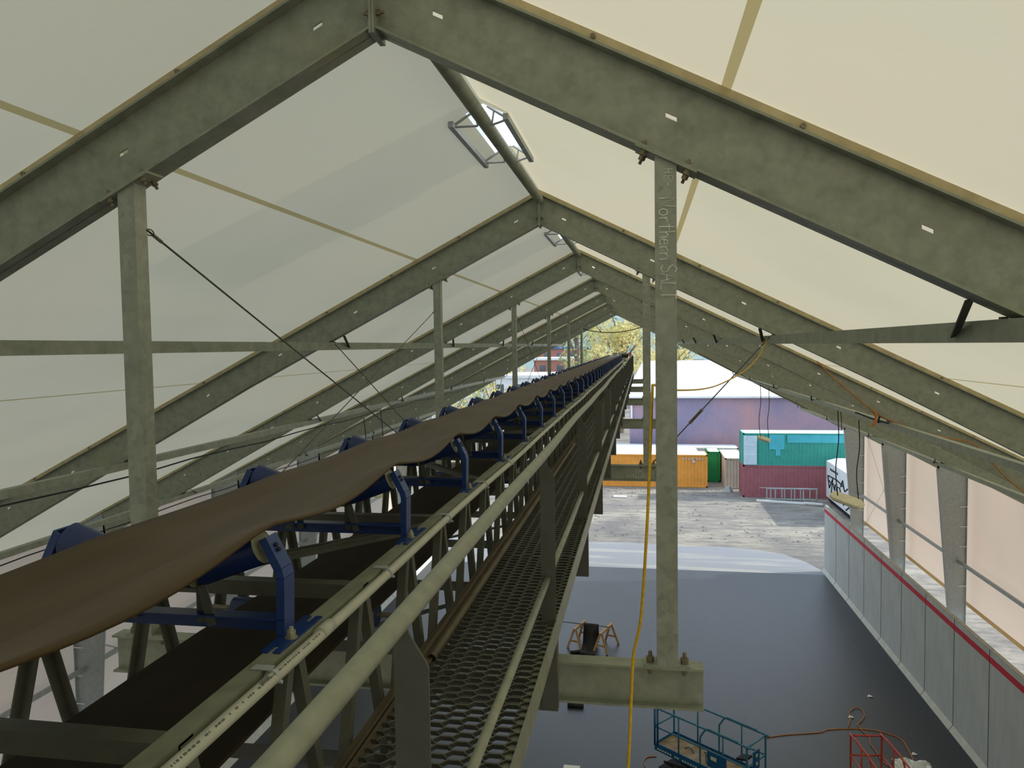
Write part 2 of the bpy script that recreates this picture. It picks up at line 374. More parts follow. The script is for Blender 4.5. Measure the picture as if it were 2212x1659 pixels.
def column(side, n):
    y0, y1 = fy(n), fy(n)+FW; yc = (y0+y1)/2; mb = MB()
    xo = 12.45; sx = lambda s: XR+side*s
    si = lambda z: 11.47 + (8.0-z)*.081
    zt_ = zt(12.45)
    A = [(sx(si(0)), yc-.005, 0), (sx(xo), yc-.005, 0), (sx(xo), yc-.005, zt_), (sx(11.55), yc-.005, zt(11.55)), (sx(si(8)), yc-.005, 8.0)]
    mb.prism(A if side < 0 else A[::-1], (0, .01, 0))
    mb.box(sx(xo), y0, 0, sx(xo-.014), y1, zt_)
    for a, b in ((0, 8.0),):
        pts = [(sx(si(a)), y0, a), (sx(si(a)+.014), y0, a), (sx(si(b)+.014), y0, b), (sx(si(b)), y0, b)]
        mb.prism(pts, (0, y1-y0, 0))
    pts = [(sx(11.52), y0, zt(11.52)-.014), (sx(xo), y0, zt(xo)-.014), (sx(xo), y0, zt(xo)), (sx(11.52), y0, zt(11.52))]
    mb.prism(pts, (0, y1-y0, 0))
    return mb
FLAB = ['nearest sloping steel frame, its peak cut by the top edge of the photo',
        'second steel frame from the camera, just beyond the large ridge vent',
        'third steel frame from the camera, just beyond the small ridge vent',
        'fourth steel frame from the camera, seen whole at its peak',
        'fifth steel frame from the camera among the crowded far frames',
        'sixth steel frame from the camera, second to last',
        'last steel frame, bluish, framing the trees at the open gable end']
for n in range(7):
    fr = empty('portal_frame', (XR, fy(n)+FW/2, 0), 'galvanized ' + FLAB[n], 'steel frame', 'galvanized portal frames')
    for side in (-1, 1):
        rafter(side, n).build('rafter', M['galv'], fr)
        column(side, n).build('column', M['galvlight'], fr)
        k = MB(); y0 = fy(n)
        pts = [(XR+side*.0, y0+.035, zt(0)), (XR+side*12.5, y0+.035, zt(12.5)), (XR+side*12.5, y0+.035, zf(12.5)-.004), (XR, y0+.035, zf(0)-.004)]
        k.prism(pts, (0, .075, 0)); kk = k.build('keder_rail', M['keder'], fr)
        kk['label'] = 'tan rail that grips the roof fabric'
        if n < 4:
            b = MB()
            for q in range(12):
                s = 1.08+.945*q
                b.tube([(XR+side*s, y0+.035, zt(s)+.024), (XR+side*s, y0+.02, zt(s)+.024)], .013, 10)
            b.build('rail_bolts', M['bolt'], kk)
        p = MB(); x0 = XR+side*.001; x1 = XR+side*.014
        p.box(x0, fy(n)-.012, zb(0)-.035, x1, fy(n)+FW+.012, zt(0)-.03)
        p.build('apex_plate', M['galv'], fr)
        if n < 4:
            b = MB()
            for z in (zb(0)+.075, zt(0)-.10):
                for yy in (.028, FW-.028): bolt(b, (XR+side*.014, fy(n)+yy, z), (side, 0, 0), .016, .02)
            b.build('apex_bolts', M['bolt'], fr)
        if side > 0 or n < 4:
            pg = MB()
            for z in (3.9, 4.6, 5.3, 6.0, 6.7): pg.tube([(XR+side*12.435, fy(n)-.02, z), (XR+side*12.20, fy(n)-.02, z)], .014, 6)
            pg.build('tie_pegs', M['white'], fr)

# ridge pipe, purlin tubes, kickers
def tube_x(label, cat, grp, s, side, wz, name='purlin_tube', sz=.105):
    x = XR+side*s; z = zb(s) - .012 - sz/2
    mb = MB(); mb.box(x-sz/2, -2, z-sz/2, x+sz/2, fy(6)+.14, z+sz/2)
    t = empty(name, (x, 0, z), label, cat, grp)
    mb.build('tube', M['galv'], t)
    for n in range(7):
        k = MB(); y = fy(n)+.07
        k.bar((x, y+.10, zb(s)-.0), (x, y+.10, z+sz/2-.002), .03, .03, (0, 1, 0))
        s2 = s-.16; k.bar((XR+side*s2, y+.06, zb(s2)), (x-side*.055, y+.50, z-.02), .04, .008, (0, 1, .3))
        k.build('kicker_brace', M['platesteel'], t)
    return t
mb = MB(); mb.tube([(XR, -2, zf(0)-.135), (XR, fy(6)+.1, zf(0)-.135)], .057, 16)
tag(mb.build('ridge_pipe', M['galv'], None, True), 'round steel pipe running along the underside of the roof ridge', 'pipe')
for i, (s, w) in enumerate(((2.93, 'upper'), (6.15, 'middle'), (9.4, 'lower'))):
    for side, sn in ((-1, 'left'), (1, 'right')):
        tube_x('square steel purlin tube bolted lengthwise under the %s rafters, %s of three' % (sn, {'upper': 'the highest', 'middle': 'the middle one', 'lower': 'the lowest'}[w]), 'purlin', 'square purlin tubes under the rafters', s, side, w)
for side, sn in ((1, 'right'), (-1, 'left')):
    st = empty('wall_girt', (XR+side*12.2, 0, 4.75), 'slim steel girt crossing the %s wall columns at mid height' % sn, 'girt')
    mb = MB(); mb.box(XR+side*12.2-.03, -2, 4.70, XR+side*12.2+.03, fy(6), 4.82); mb.build('tube', M['galvlight'], st)
    for n in range(6):
        k = MB(); k.bar((XR+side*12.2, fy(n)+1.25, 4.78), (XR+side*12.2, fy(n)+.1, 5.45), .03, .03); k.build('knee_brace', M['galvlight'], st)
xc = XR+12.5
cw = empty('wall_cable_brace', (xc, fy(5), 3), 'thin crossed wires bracing the last bay of the right wall', 'wire')
for a, b in ((3.1, 7.9), (7.9, 3.1)):
    mb = MB(); mb.tube([(xc, fy(5)+.15, a), (xc, fy(6), b)], .006, 6); mb.build('wire', M['cable'], cw)
mb = MB()
pp = [at(1905, 1000, Y=fy(5)-.05)]
pp = [(10.35, 34.0, 7.7), (10.38, 34.0, 7.3), (10.60, 34.0, 4.4), (10.86, 34.0, 1.6), (10.9, 34.0, 1.2), (11.0, 35.2, 1.1), (11.1, 37.5, 1.1)]
mb.tube(pp, .02, 8); tag(mb.build('wall_conduit', M['galvlight']), 'thin grey conduit running down the sixth right column and along the gravel', 'conduit')

# ridge vents
def vent(y0, y1, hl, hr, label, zoff=0.):
    v = empty('ridge_vent', (XR, (y0+y1)/2, zf(0)), label, 'vent', 'ridge vents')
    L_, R_ = XR-hl, XR+hr
    mb = MB()                                                             # curb strips hanging under the fabric
    for x, s, side in ((L_, hl, -1), (R_, hr, 1)):
        mb.bar((x, y0-.05, zf(s)-.03), (x, y1+.1, zf(s)-.03), .045, .05)
    mb.build('curb_rail', M['galvlight'], v)
    mb = MB()
    for y in (y0+.04, y1-.02):
        for side, s in ((-1, hl), (1, hr)):
            mb.tube([(XR+side*s, y, zf(s)-.03), (XR+side*.06, y+.03, zf(0)-.16)], .010, 8)
            mb.tube([(XR+side*s, y, zf(s)-.02), (XR+side*.03, y, zf(0)-.01)], .012, 8)
            mb.tube([(XR+side*.06, y+.03, zf(0)-.16), (XR+side*.09, y, zf(.09)+.02)], .008, 8)
    mb.build('truss_rods', M['galvlight'], v)
    mb = MB()
    pts = [(-hl-.06, -.10), (-hl*.95, .16), (0, .29), (hr*.95, .16), (hr+.06, -.10)]
    for (a, za), (b, zb_) in zip(pts[:-1], pts[1:]):
        mb.add([(XR+a, y0-.1, zf(0)+za), (XR+b, y0-.1, zf(0)+zb_), (XR+b, y1+.1, zf(0)+zb_), (XR+a, y1+.1, zf(0)+za)], [(0, 1, 2, 3)])
    mb.build('clear_hood', M['hood'], v)
    return v
vent(VY0, VY1, .27, .20, 'large open ridge vent glowing white between the first two frames')
vent(12.5, 13.83, .27, .20, 'small looking ridge vent just beyond the second frame')
vent(18.6, 19.93, .27, .20, 'tiny ridge vent glimpsed under the peak of the third frame')

# ------------------------------------------------------------------ hanger posts and cross beams
YPC = Y0+.0595                                # post centre line
PW = .0985
BT = CAMZ-1.56                                # top of cross beams
def post(n, side):
    xl = (-2.74 if side < 0 else .067) - (.05 if (n == 1 and side > 0) else 0); xc_ = xl+PW/2; y = YPC+BAY*n
    s = abs(xc_-XR); zt0 = zb(s)
    if side < 0: lab = ['left hanger post nearest the camera, steel cable hooked at its top', 'left hanger post under the second frame, rising from behind the belt', 'left hanger post under the third frame', 'left hanger post under the fourth frame', 'left hanger post under the fifth frame', 'left hanger post under the sixth frame, beside the yellow tree'][n]
    else: lab = ['right hanger post nearest the camera with white chalk handwriting', 'right hanger post directly behind the chalk marked one', 'right hanger post under the third frame, mostly hidden', 'right hanger post under the fourth frame, mostly hidden', 'right hanger post under the fifth frame, mostly hidden', 'right hanger post under the sixth frame, mostly hidden'][n]
    e = empty('hanger_post', (xc_, y, BT), 'square galvanized ' + lab, 'post', 'square hanger posts')
    mb = MB(); h = PW/2
    a = [(xl, y-h, BT+.012), (xl+PW, y-h, BT+.012), (xl+PW, y-h, zb(abs(xl+PW-XR))-.012), (xl, y-h, zb(abs(xl-XR))-.012)]
    mb.prism(a, (0, PW, 0)); mb.build('tube', M['galvpost'], e)
    pl_ = MB(); s0, s1 = s-.14, s+.14; sd = -1 if side < 0 else 1
    a = [(XR+sd*s0, y-.07, zb(s0)), (XR+sd*s1, y-.07, zb(s1)), (XR+sd*s1, y-.07, zb(s1)-.012), (XR+sd*s0, y-.07, zb(s0)-.012)]
    pl_.prism(a, (0, .14, 0)); pl_.build('top_plate', M['galv'], e)
    pl2 = MB(); pl2.box(xc_-.11, y-.048, BT, xc_+.11, y+.048, BT+.012); pl2.build('base_plate', M['galv'], e)
    if n < 4:
        nn = Vector((sd*.451, 0, .893))
        for so in (-.10, .10):
            q = s+so
            for yy in (-.045, .045):
                b = MB(); bolt(b, (XR+sd*q, y+yy, zb(q)-.012), -nn, .017, .024); bolt(b, (XR+sd*q, y+yy, zb(q)+.014), nn, .015, .012); b.build('bolt', M['bolt'], e)
        for xo in (-.082, .082):
            b = MB(); bolt(b, (xc_+xo, y-.01, BT+.012), (0, 0, 1), .019, .028); bolt(b, (xc_+xo, y-.01, BT-.012), (0, 0, -1), .015, .02); b.build('bolt', M['bolt'], e)
    return e
posts = {}
for n in range(6):
    for side in (-1, 1): posts[n, side] = post(n, side)
    y = YPC+BAY*n; e = empty('cross_beam', (XR, y, BT), 'wide steel cross beam carrying the conveyor, ' + ['nearest one with its rusty end above the blue lift', 'second one with upside down chalk writing', 'third from the camera', 'fourth from the camera', 'fifth from the camera', 'farthest from the camera'][n], 'beam', 'cross beams under the conveyor')
    mb = MB(); f = .0484
    mb.box(-2.885, y-f, BT-.011, .287, y+f, BT); mb.box(-2.885, y-f, BT-.205, .287, y+f, BT-.194); mb.box(-2.885, y-.004, BT-.194, .287, y+.004, BT-.011)
    mb.build('i_beam', M['galv'], e)
    if n == 0:
        st = MB(); st.box(.287, y-f, BT-.205, .289, y+f, BT); 
# chalk handwriting, stroke letters (x right, y up, height 1)
GL = {'N': [[(0, 0), (.03, 1), (.45, .05), (.55, 1.05)]], 'o': [[(.35, .5), (.1, .48), (0, .22), (.12, 0), (.32, 0), (.42, .25), (.35, .5)]],
      'r': [[(0, .5), (.05, 0)], [(.03, .3), (.15, .5), (.32, .48)]], 't': [[(.18, .95), (.15, 0), (.3, .02)], [(0, .6), (.38, .62)]],
      'h': [[(0, 1), (.02, 0)], [(.02, .35), (.18, .55), (.32, .42), (.34, 0)]], 'e': [[(0, .28), (.33, .3), (.3, .5), (.1, .5), (0, .25), (.1, 0), (.35, .05)]],
      'n': [[(0, .5), (.03, 0)], [(.03, .35), (.2, .53), (.36, .4), (.38, 0)]], 'S': [[(.5, .95), (.25, 1.05), (.03, .8), (.15, .58), (.45, .42), (.5, .15), (.25, 0), (0, .12)]],
      'A': [[(0, 0), (.25, 1), (.5, 0)], [(.08, .4), (.42, .4)]], 'L': [[(.05, 1), (0, .02), (.45, 0)]], 'T': [[(0, 1), (.55, 1.0)], [(.28, 1), (.26, 0)]],
      'a': [[(.33, .5), (.1, .48), (0, .2), (.12, 0), (.3, .1), (.33, .5), (.38, 0)]], 'l': [[(.05, 1), (.03, .05), (.15, 0)]],
      'H': [[(0, 0), (.02, 1)], [(.45, 0), (.45, 1)], [(0, .5), (.45, .52)]], 'E': [[(.42, 1), (.02, 1), (0, 0), (.42, 0)], [(0, .5), (.35, .5)]], '-': [[(0, .45), (.3, .45)]], ':': [[(.05, .15), (.09, .2)], [(.05, .65), (.09, .7)]], ' ': []}
def write(text, org, dx, dy, h, r, name, mat, parent, adv=.12):
    mb = MB(); x = 0; org, dx, dy = Vector(org), Vector(dx), Vector(dy)
    for ch in text:
        gl = GL[ch]; w = .3
        for st_ in gl:
            pts = [org + dx*((x+px_)*h) + dy*(py_*h) for px_, py_ in st_]; mb.tube(pts, r, 5)
            w = max(w, max(p[0] for p in st_))
        x += w+adv
    o = mb.build(name, mat, parent); o['label'] = 'white chalk handwriting'; return o
P0 = posts[0, 1]; yf = YPC-PW/2-.0015
def pz(py): return at(1438, py, Y=yf).z
write('HE-:', (.108, yf, pz(365)), (0, 0, -1), (1, 0, 0), .040, .0018, 'chalk_note', M['chalk'], P0, .35)
write('Northern', (.086, yf, pz(428)), (0, 0, -1), (1, 0, 0), .074, .0030, 'chalk_name', M['chalk'], P0, .11)
write('SALT', (.092, yf, pz(572)), (0, 0, -1), (1, 0, 0), .070, .0028, 'chalk_word', M['chalk'], P0, .10)
bm1 = [o for o in COL.objects if o.name.startswith('cross_beam')][1]; yb1 = YPC+BAY-.0048
p = at(1402, 1026, Y=yb1); write('Northern', p, (-1, 0, 0), (0, 0, -1), .07, .002, 'chalk_name', M['chalk'], bm1, .15)
p = at(1392, 1014, Y=yb1); write('Salt', p, (-1, 0, 0), (0, 0, -1), .06, .002, 'chalk_word', M['chalk'], bm1, .1)

# brace cables
def cable(a, b, label, r=.006, hook=True, turn=None):
    a, b = Vector(a), Vector(b); e = empty('brace_cable', a, label, 'cable')
    mb = MB(); mb.tube([a, b], r, 6); mb.build('wire_rope', M['cable'], e)
    if hook:
        d = (b-a).normalized(); x = d.orthogonal().normalized(); mb = MB()
        c = a+d*.03; ring = [c + (d*math.cos(t)*.030 + x*math.sin(t)*.016) for t in [i*math.pi/6 for i in range(13)]]
        mb.tube(ring, .004, 5); mb.tube([a+d*.06, a+d*.14], .010, 6); mb.build('eye_hook', M['bolt'], e)
    if turn:
        d = (b-a).normalized(); x = d.orthogonal().normalized(); c = a+(b-a)*turn; mb = MB()
        for sgn in (-1, 1): mb.tube([c-d*.10+x*sgn*.018, c+d*.10+x*sgn*.018], .006, 6)
        for q in (-.10, .10): mb.tube([c+d*(q-.02), c+d*(q+.02)], .02, 8)
        mb.build('turnbuckle', M['bolt'], e)
    return e
zpt = lambda s: zb(s)
cable((-2.64, 3.68, CAMZ+.66), (-2.80, 9.66, BT+.03), 'dark steel cable running down from the nearest left post to behind the belt')
cable((-2.70, 9.66, CAMZ+.50), (-2.80, 3.70, BT+.03), 'pale thin cable crossing down from the second left post toward the camera', .005)
cable((-2.64, 15.9, CAMZ+.66), (-2.75, 21.9, BT+.03), 'thin cable bracing the third and fourth left posts', .006, False)
cable((-2.64, 21.9, CAMZ+.60), (-2.75, 15.9, BT+.03), 'thin crossing cable between the fourth and third left posts', .006, False)
cable((XR+2.88, 9.75, zb(2.93)-.03), (.13, 9.75, BT+.02), 'steel sway cable with turnbuckle beside the chalk marked post', .008, False, .62)
cable((XR-2.88, 9.75, zb(2.93)-.03), (-2.70, 9.75, BT+.02), 'short sway cable dropping from the second left purlin joint', .007, False)
mb = MB(); a, b = Vector((-2.62, 34.1, 13.25)), Vector((.07, 34.1, 13.30))
mb.tube([a.lerp(b, t/10)-Vector((0, 0, .85*(t/10)*(1-t/10))) for t in range(11)], .02, 6)
tag(mb.build('sagging_cable', M['cord']), 'dark cable sagging between far posts in front of the tree', 'cable')

# ------------------------------------------------------------------ conveyor truss
TX, TL = -.92, -1.75                          # right and left truss planes
ZT, ZBm = CAMZ-.785, CAMZ-1.50                # chord top, bottom
CY0, CY1 = .5, 38.6
tr = empty('conveyor_truss', (-1.335, YPC, BT), 'long olive steel lattice truss carrying the belt conveyor down the shed', 'truss')
for x, sg in ((TX, -1), (TL, 1)):
    mb = MB(); mb.angle((x, CY0, ZT), (x, CY1, ZT), .051, .006, (sg, 0, 0), (0, 0, -1)); mb.build('top_chord', M['rail'], tr)
    mb = MB(); mb.angle((x, CY0, ZBm-.06), (x, CY1, ZBm-.06), .06, .006, (sg, 0, 0), (0, 0, 1)); mb.build('bottom_chord', M['frame'], tr)
def webm(x, sg, a, b, za, zb2, tgt=None):
    mb = MB() if tgt is None else tgt
    A, B = Vector((x+sg*.008, a, za)), Vector((x+sg*.008, b, zb2)); d = (B-A).normalized(); yy = d.cross(Vector((sg, 0, 0))).normalized()
    mb.angle(A-yy*.016, B-yy*.016, .034, .005, yy, (sg, 0, 0)); return mb
cnt = 0; rest = MB(); k = 0; T0 = 1.344-.508*1
while T0+.508*k < CY1-.5:
    t = T0+.508*k
    for x, sg in ((TX, -1), (TL, 1)):
        for d in (-.235, .235):
            if cnt < 100: webm(x, sg, t+d*.06, t+d*1.0, ZT-.012, ZBm-.05).build('web_brace', M['frame'], tr); cnt += 1
            else: webm(x, sg, t+d*.06, t+d*1.0, ZT-.012, ZBm-.05, rest)
    k += 1
o = rest.build('web_brace', M['frame'], tr); o['kind'] = 'stuff'; o['label'] = 'distant lattice braces of the truss'
k = 0; y = 1.344-1.0083
while y < CY1:
    mb = MB(); mb.angle((TL, y-.025, ZT-.006), (TX, y-.025, ZT-.006), .05, .006, (0, 1, 0), (0, 0, -1)); mb.build('cross_tie', M['frame'], tr)
    if k % 2 == 0 and y+1.0083 < CY1:
        a, b = (TL+.02, TX-.02) if (k//2) % 2 else (TX-.02, TL+.02)
        mb = MB(); mb.bar((a, y+.03, ZT-.03), (b, y+1.0, ZT-.03), .045, .006, (0, 0, 1)); mb.bar((a, y+.03, ZT-.045), (b, y+1.0, ZT-.045), .006, .04, (0, 0, 1)); mb.build('plan_brace', M['frame'], tr)
    mb = MB(); mb.angle((TL, y+.2, ZBm-.06), (TX, y+.2, ZBm-.06), .06, .006, (0, 1, 0), (0, 0, 1)); mb.build('lower_tie', M['platesteel'], tr)
    if k % 2 == 1 and y+1.2 < CY1:
        mb = MB(); mb.bar((TL+.02, y+.25, ZBm-.05), (TX-.02, y+1.16, ZBm-.05), .05, .006, (0, 0, 1)); mb.build('lower_plan_brace', M['platesteel'], tr)
    y += 1.0083; k += 1

# belt
YBA, YBB = .4, 38.4
IY0, IDS = 1.883, 1.067
belt = empty('conveyor_belt', (-1.29, IY0, CAMZ-.54), 'brown worn rubber conveyor belt sagging between its blue rollers', 'conveyor belt')
def tension(y):
    ph = ((y-IY0) / IDS) % 1.0; return math.sin(math.pi*ph)**1.2
XB = -1.268                                    # belt centre, tracks a little to the right
def belt_z(u, y):
    """u -.26...26 along belt width"""
    xc_ = XB+u*.985; off = xc_ - (-1.335); k = max(0, abs(off)-.105)
    base = CAMZ-.553 + k*.364; sg = tension(y); edge = min(1, abs(u)/.26)
    return xc_, base - sg*(.006 + (.046 if u > 0 else .004)*edge**2) + .002*math.sin(y*4.3+u*9)
NU = 14; ny = int((YBB-YBA)/IDS*12)
mb = MB(); vs = []; fs = []
for lay in (0, -.011):
    for j in range(ny+1):
        y = YBA+(YBB-YBA)*j/ny
        for i in range(NU+1):
            u = -.262+.524*i/NU; x, z = belt_z(u, y); vs.append((x, y, z+lay))
NN = (NU+1)*(ny+1)
for j in range(ny):
    for i in range(NU):
        a = j*(NU+1)+i; fs.append((a, a+1, a+NU+2, a+NU+1)); fs.append((NN+a, NN+a+NU+1, NN+a+NU+2, NN+a+1))
    a = j*(NU+1); fs.append((a, a+NU+1, NN+a+NU+1, NN+a)); a += NU; fs.append((a, NN+a, NN+a+NU+1, a+NU+1))
mb.add(vs, fs); mb.build('carrying_strand', M['belt'], belt, True)
mb = MB(); zr = CAMZ-.985; vs = []; fs = []
for j in range(0, 157):
    y = YBA+(YBB-YBA)*j/156; sg = .02*math.sin(math.pi*(((y-2.3)/3.05) % 1))
    for x in (-1.012, -1.54): vs += [(x, y, zr-sg), (x, y, zr-sg-.011)]
for j in range(156):
    a = 4*j; fs += [(a+2, a, a+4, a+6), (a+1, a+3, a+7, a+5), (a, a+1, a+5, a+4), (a+3, a+2, a+6, a+7)]
mb.add(vs, fs); mb.build('return_strand', M['beltret'], belt)['label'] = 'dark returning side of the belt inside the truss'
cr = MB(); p = at(113, 1342, Z=CAMZ-.56); cr.bar(p, p+Vector((.012, .03, 0)), .006, .004); q = at(-2, 1412, Z=CAMZ-.56)
sc_ = at(105, 1342, Z=CAMZ-.55)

# idlers
def roller_mb(cx, cz, tilt, L, r=.0508):
    d = Vector((math.cos(tilt), 0, math.sin(tilt))); c = Vector((cx, IY0, cz)); return c, d, L, r
def make_idler():
    e = empty('troughing_idler', (-1.335, IY0, ZT)); XC = -1.335
    mb = MB(); mb.angle((XC-.375, IY0+.02, ZT+.052), (XC+.375, IY0+.02, ZT+.052), .05, .005, (0, -1, 0), (0, 0, -1)); mb.build('base_bar', M['bluep'], e)
    for sg in (-1, 1):
        mb = MB()                                                          # slotted foot plate
        x0, x1 = XC+sg*.358, XC+sg*.412
        mb.box(x0, IY0-.085, ZT, x1, IY0+.085, ZT+.006)
        for yy in (-.13, .13):
            ya, yb_ = sorted((IY0+yy, IY0+(.085 if yy > 0 else -.085)))
            mb.box(x0, ya, ZT, x0+sg*.020, yb_, ZT+.006); mb.box(x1-sg*.020, ya, ZT, x1, yb_, ZT+.006)
        mb.build('foot_plate', M['bluep'], e)
        mb = MB(); c = (XC+sg*.397, IY0-.035, ZT+.006); mb.tube([c, (c[0], c[1], c[2]+.003)], .017, 12); mb.tube([c, (c[0], c[1], c[2]+.020)], .012, 6); mb.tube([c, (c[0], c[1], c[2]+.03)], .006, 8); mb.build('bolt', M['rollend'], e)
        path = [(XC+sg*.368, ZT+.006), (XC+sg*.372, ZT+.165), (XC+sg*.366, ZT+.19), (XC+sg*.334, ZT+.252), (XC+sg*.322, ZT+.275)]
        mb = MB(); t = .006; w = .030
        for (xa, za), (xb, zb3) in zip(path[:-1], path[1:]):
            n_ = Vector((zb3-za, 0, -(xb-xa))).normalized()*(sg*t)
            mb.prism([(xa, IY0-w, za), (xb, IY0-w, zb3), (xb+n_.x, IY0-w, zb3+n_.z), (xa+n_.x, IY0-w, za+n_.z)], (0, 2*w, 0))
            n2 = n_.normalized()*(-.018)
            for yy in (-w, w-.005):
                mb.prism([(xa, IY0+yy, za), (xb, IY0+yy, zb3), (xb+n2.x, IY0+yy, zb3+n2.z), (xa+n2.x, IY0+yy, za+n2.z)], (0, .005, 0))
        br = mb.build('end_bracket', M['bluep'], e)
        hl = MB()
        for q in (.25, .65):
            x_, z_ = XC+sg*(.334-.004+(.0+.02*(1-q))), ZT+.235+.03*q
            hl.tube([(x_+sg*.0055, IY0-.004, z_-.004), (x_+sg*.0095, IY0-.004, z_-.002)], .0065, 10)
        hl.build('bracket_slots', M['dark'], br)
        mb = MB()                                                          # inner bracket, two splayed straps
        xi = XC+sg*.108
        mb.bar((xi, IY0+.004, ZT+.02), (xi, IY0+.004, ZT+.185), .028, .005, (0, 1, 0)); mb.bar((xi+sg*.045, IY0-.016, ZT+.02), (xi+sg*.008, IY0-.006, ZT+.13), .028, .005, (0, 1, 0)); mb.build('inner_bracket', M['platesteel'], e)
    zc = CAMZ-.553-.0508-.011
    specs = [(0., zc, 0., .20)]
    for sg in (-1, 1): specs.append((sg*.209, zc+.042, sg*R(20), .195))
    for dx, z, tilt, L in specs:
        d = Vector((math.cos(tilt), 0, math.sin(tilt))); c = Vector((XC+dx, IY0, z)); r = .0508
        a, b = c-d*L/2, c+d*L/2; mb = MB(); mb.tube([a, b], r, 28, caps=False)
        ro = mb.build('roller', M['rollerb'], e, True)
        for p_, s_ in ((a, 1), (b, -1)): mb = MB(); mb.tube([p_+d*s_*.012, p_+d*s_*.001, p_-d*s_*.001, p_-d*s_*.014], [.047, .049, .016, .014], 24); mb.build('roller_end', M['rollend'], ro)
        mb = MB(); mb.tube([c-d*(L/2+.018), c+d*(L/2+.018)], .0085, 8); mb.build('axle', M['bolt'], ro)
    return e
id0 = make_idler()
NI = int((CY1-IY0-.3)/IDS)+1
ILAB = ['nearest blue three roller idler, largest one at lower left', 'second blue idler from the camera, beside the bend of the belt', 'third blue idler from the camera, left of the conduit', 'fourth blue idler from the camera along the belt', 'fifth blue idler from the camera along the belt', 'sixth blue idler from the camera along the belt', 'seventh blue idler from the camera along the belt', 'eighth blue idler from the camera along the belt']
for i in range(NI):
    o = id0 if i == 0 else copy_tree(id0)
    if i: o.location = (id0.location.x, id0.location.y+IDS*i, id0.location.z)
    lab = ILAB[i] if i < len(ILAB) else 'one of the tightly spaced small blue idlers far along the conveyor'
    if i == NI-1: lab = 'last blue idler at the far end of the conveyor'
    tag(o, lab, 'idler', 'blue troughing idlers' if i < 8 or i == NI-1 else 'distant blue idlers')
for i in range(12):
    y = 2.75+3.05*i; e = empty('return_idler', (-1.335, y, zr-.05), ['blue return roller under the belt between the two nearest idlers', 'blue return roller under the belt, second from the camera'][i] if i < 2 else 'small blue return roller under the far part of the belt', 'idler', 'blue return rollers')
    mb = MB(); mb.tube([(-1.64, y, zr-.063), (-1.03, y, zr-.063)], .045, 20); mb.build('roller', M['rollerb'], e, True)
    mb = MB(); mb.tube([(TL, y, zr-.063), (TX, y, zr-.063)], .01, 8); mb.build('axle', M['bolt'], e)

# conduit on the right chord
co = empty('conduit', (TX+.02, CY0, CAMZ-.803), 'light grey plastic conduit clipped along the right top edge of the truss', 'conduit')
rc = .0165; cxx = TX+.020
mb = MB(); mb.tube([(cxx+.004*math.sin(y_*1.3), y_, CAMZ-.805+.003*math.sin(y_*2.1)) for y_ in [CY0+i*.4 for i in range(int((CY1-CY0)/.4)+1)]], rc, 14); mb.build('pipe', M['pvc'], co, True)
for i in range(13):
    y = 1.94+3.05*i
    if y < CY1: mb = MB(); mb.tube([(cxx, y, CAMZ-.805), (cxx, y+.075, CAMZ-.805)], rc+.0035, 14); mb.build('coupling', M['pvc'], co, True)
for i in range(44):
    y = 1.66+.845*i
    if y > CY1: break
    mb = MB(); mb.tube([(cxx, y, CAMZ-.805), (cxx, y+.014, CAMZ-.805)], rc+.003, 14); mb.box(TX-.03, y-.006, ZT+.001, cxx, y+.02, ZT+.004); mb.tube([(cxx+.012, y+.007, CAMZ-.815), (cxx+.026, y+.007, CAMZ-.815)], .005, 6); mb.build('clip', M['galvlight'], co)
mb = MB(); rr = random.Random(5); y = .95
while y < 1.92:
    L = rr.choice((.004, .007, .010, .003)); gap = rr.choice((.004, .004, .006, .02))
    for a0 in (0,):
        an = R(58); r_ = rc+.0004; c = Vector((cxx+.004*math.sin(y*1.3)+r_*math.cos(an), y, CAMZ-.805+.003*math.sin(y*2.1)+r_*math.sin(an)))
        tdir = Vector((-math.sin(an), 0, math.cos(an)))*.0026
        mb.add([c-tdir, c+tdir, c+tdir+Vector((0, L, 0)), c-tdir+Vector((0, L, 0))], [(0, 1, 2, 3)])
    y += L+gap
for y0 in (1.155, 1.595):
    for i in range(7):
        an = R(58); c = Vector((cxx+r_*math.cos(an), y0+i*.006, CAMZ-.803+r_*math.sin(an))); tdir = Vector((-math.sin(an), 0, math.cos(an)))*.006
        mb.add([c-tdir, c+tdir, c+tdir+Vector((0, .0035, 0)), c-tdir+Vector((0, .0035, 0))], [(0, 1, 2, 3)])
mb.build('printed_marks', M['ink'], tag(co, kind=None))['label'] = 'tiny dark printing along the conduit'; [o for o in COL.objects if o.name == 'printed_marks'][0]['kind'] = 'stuff'

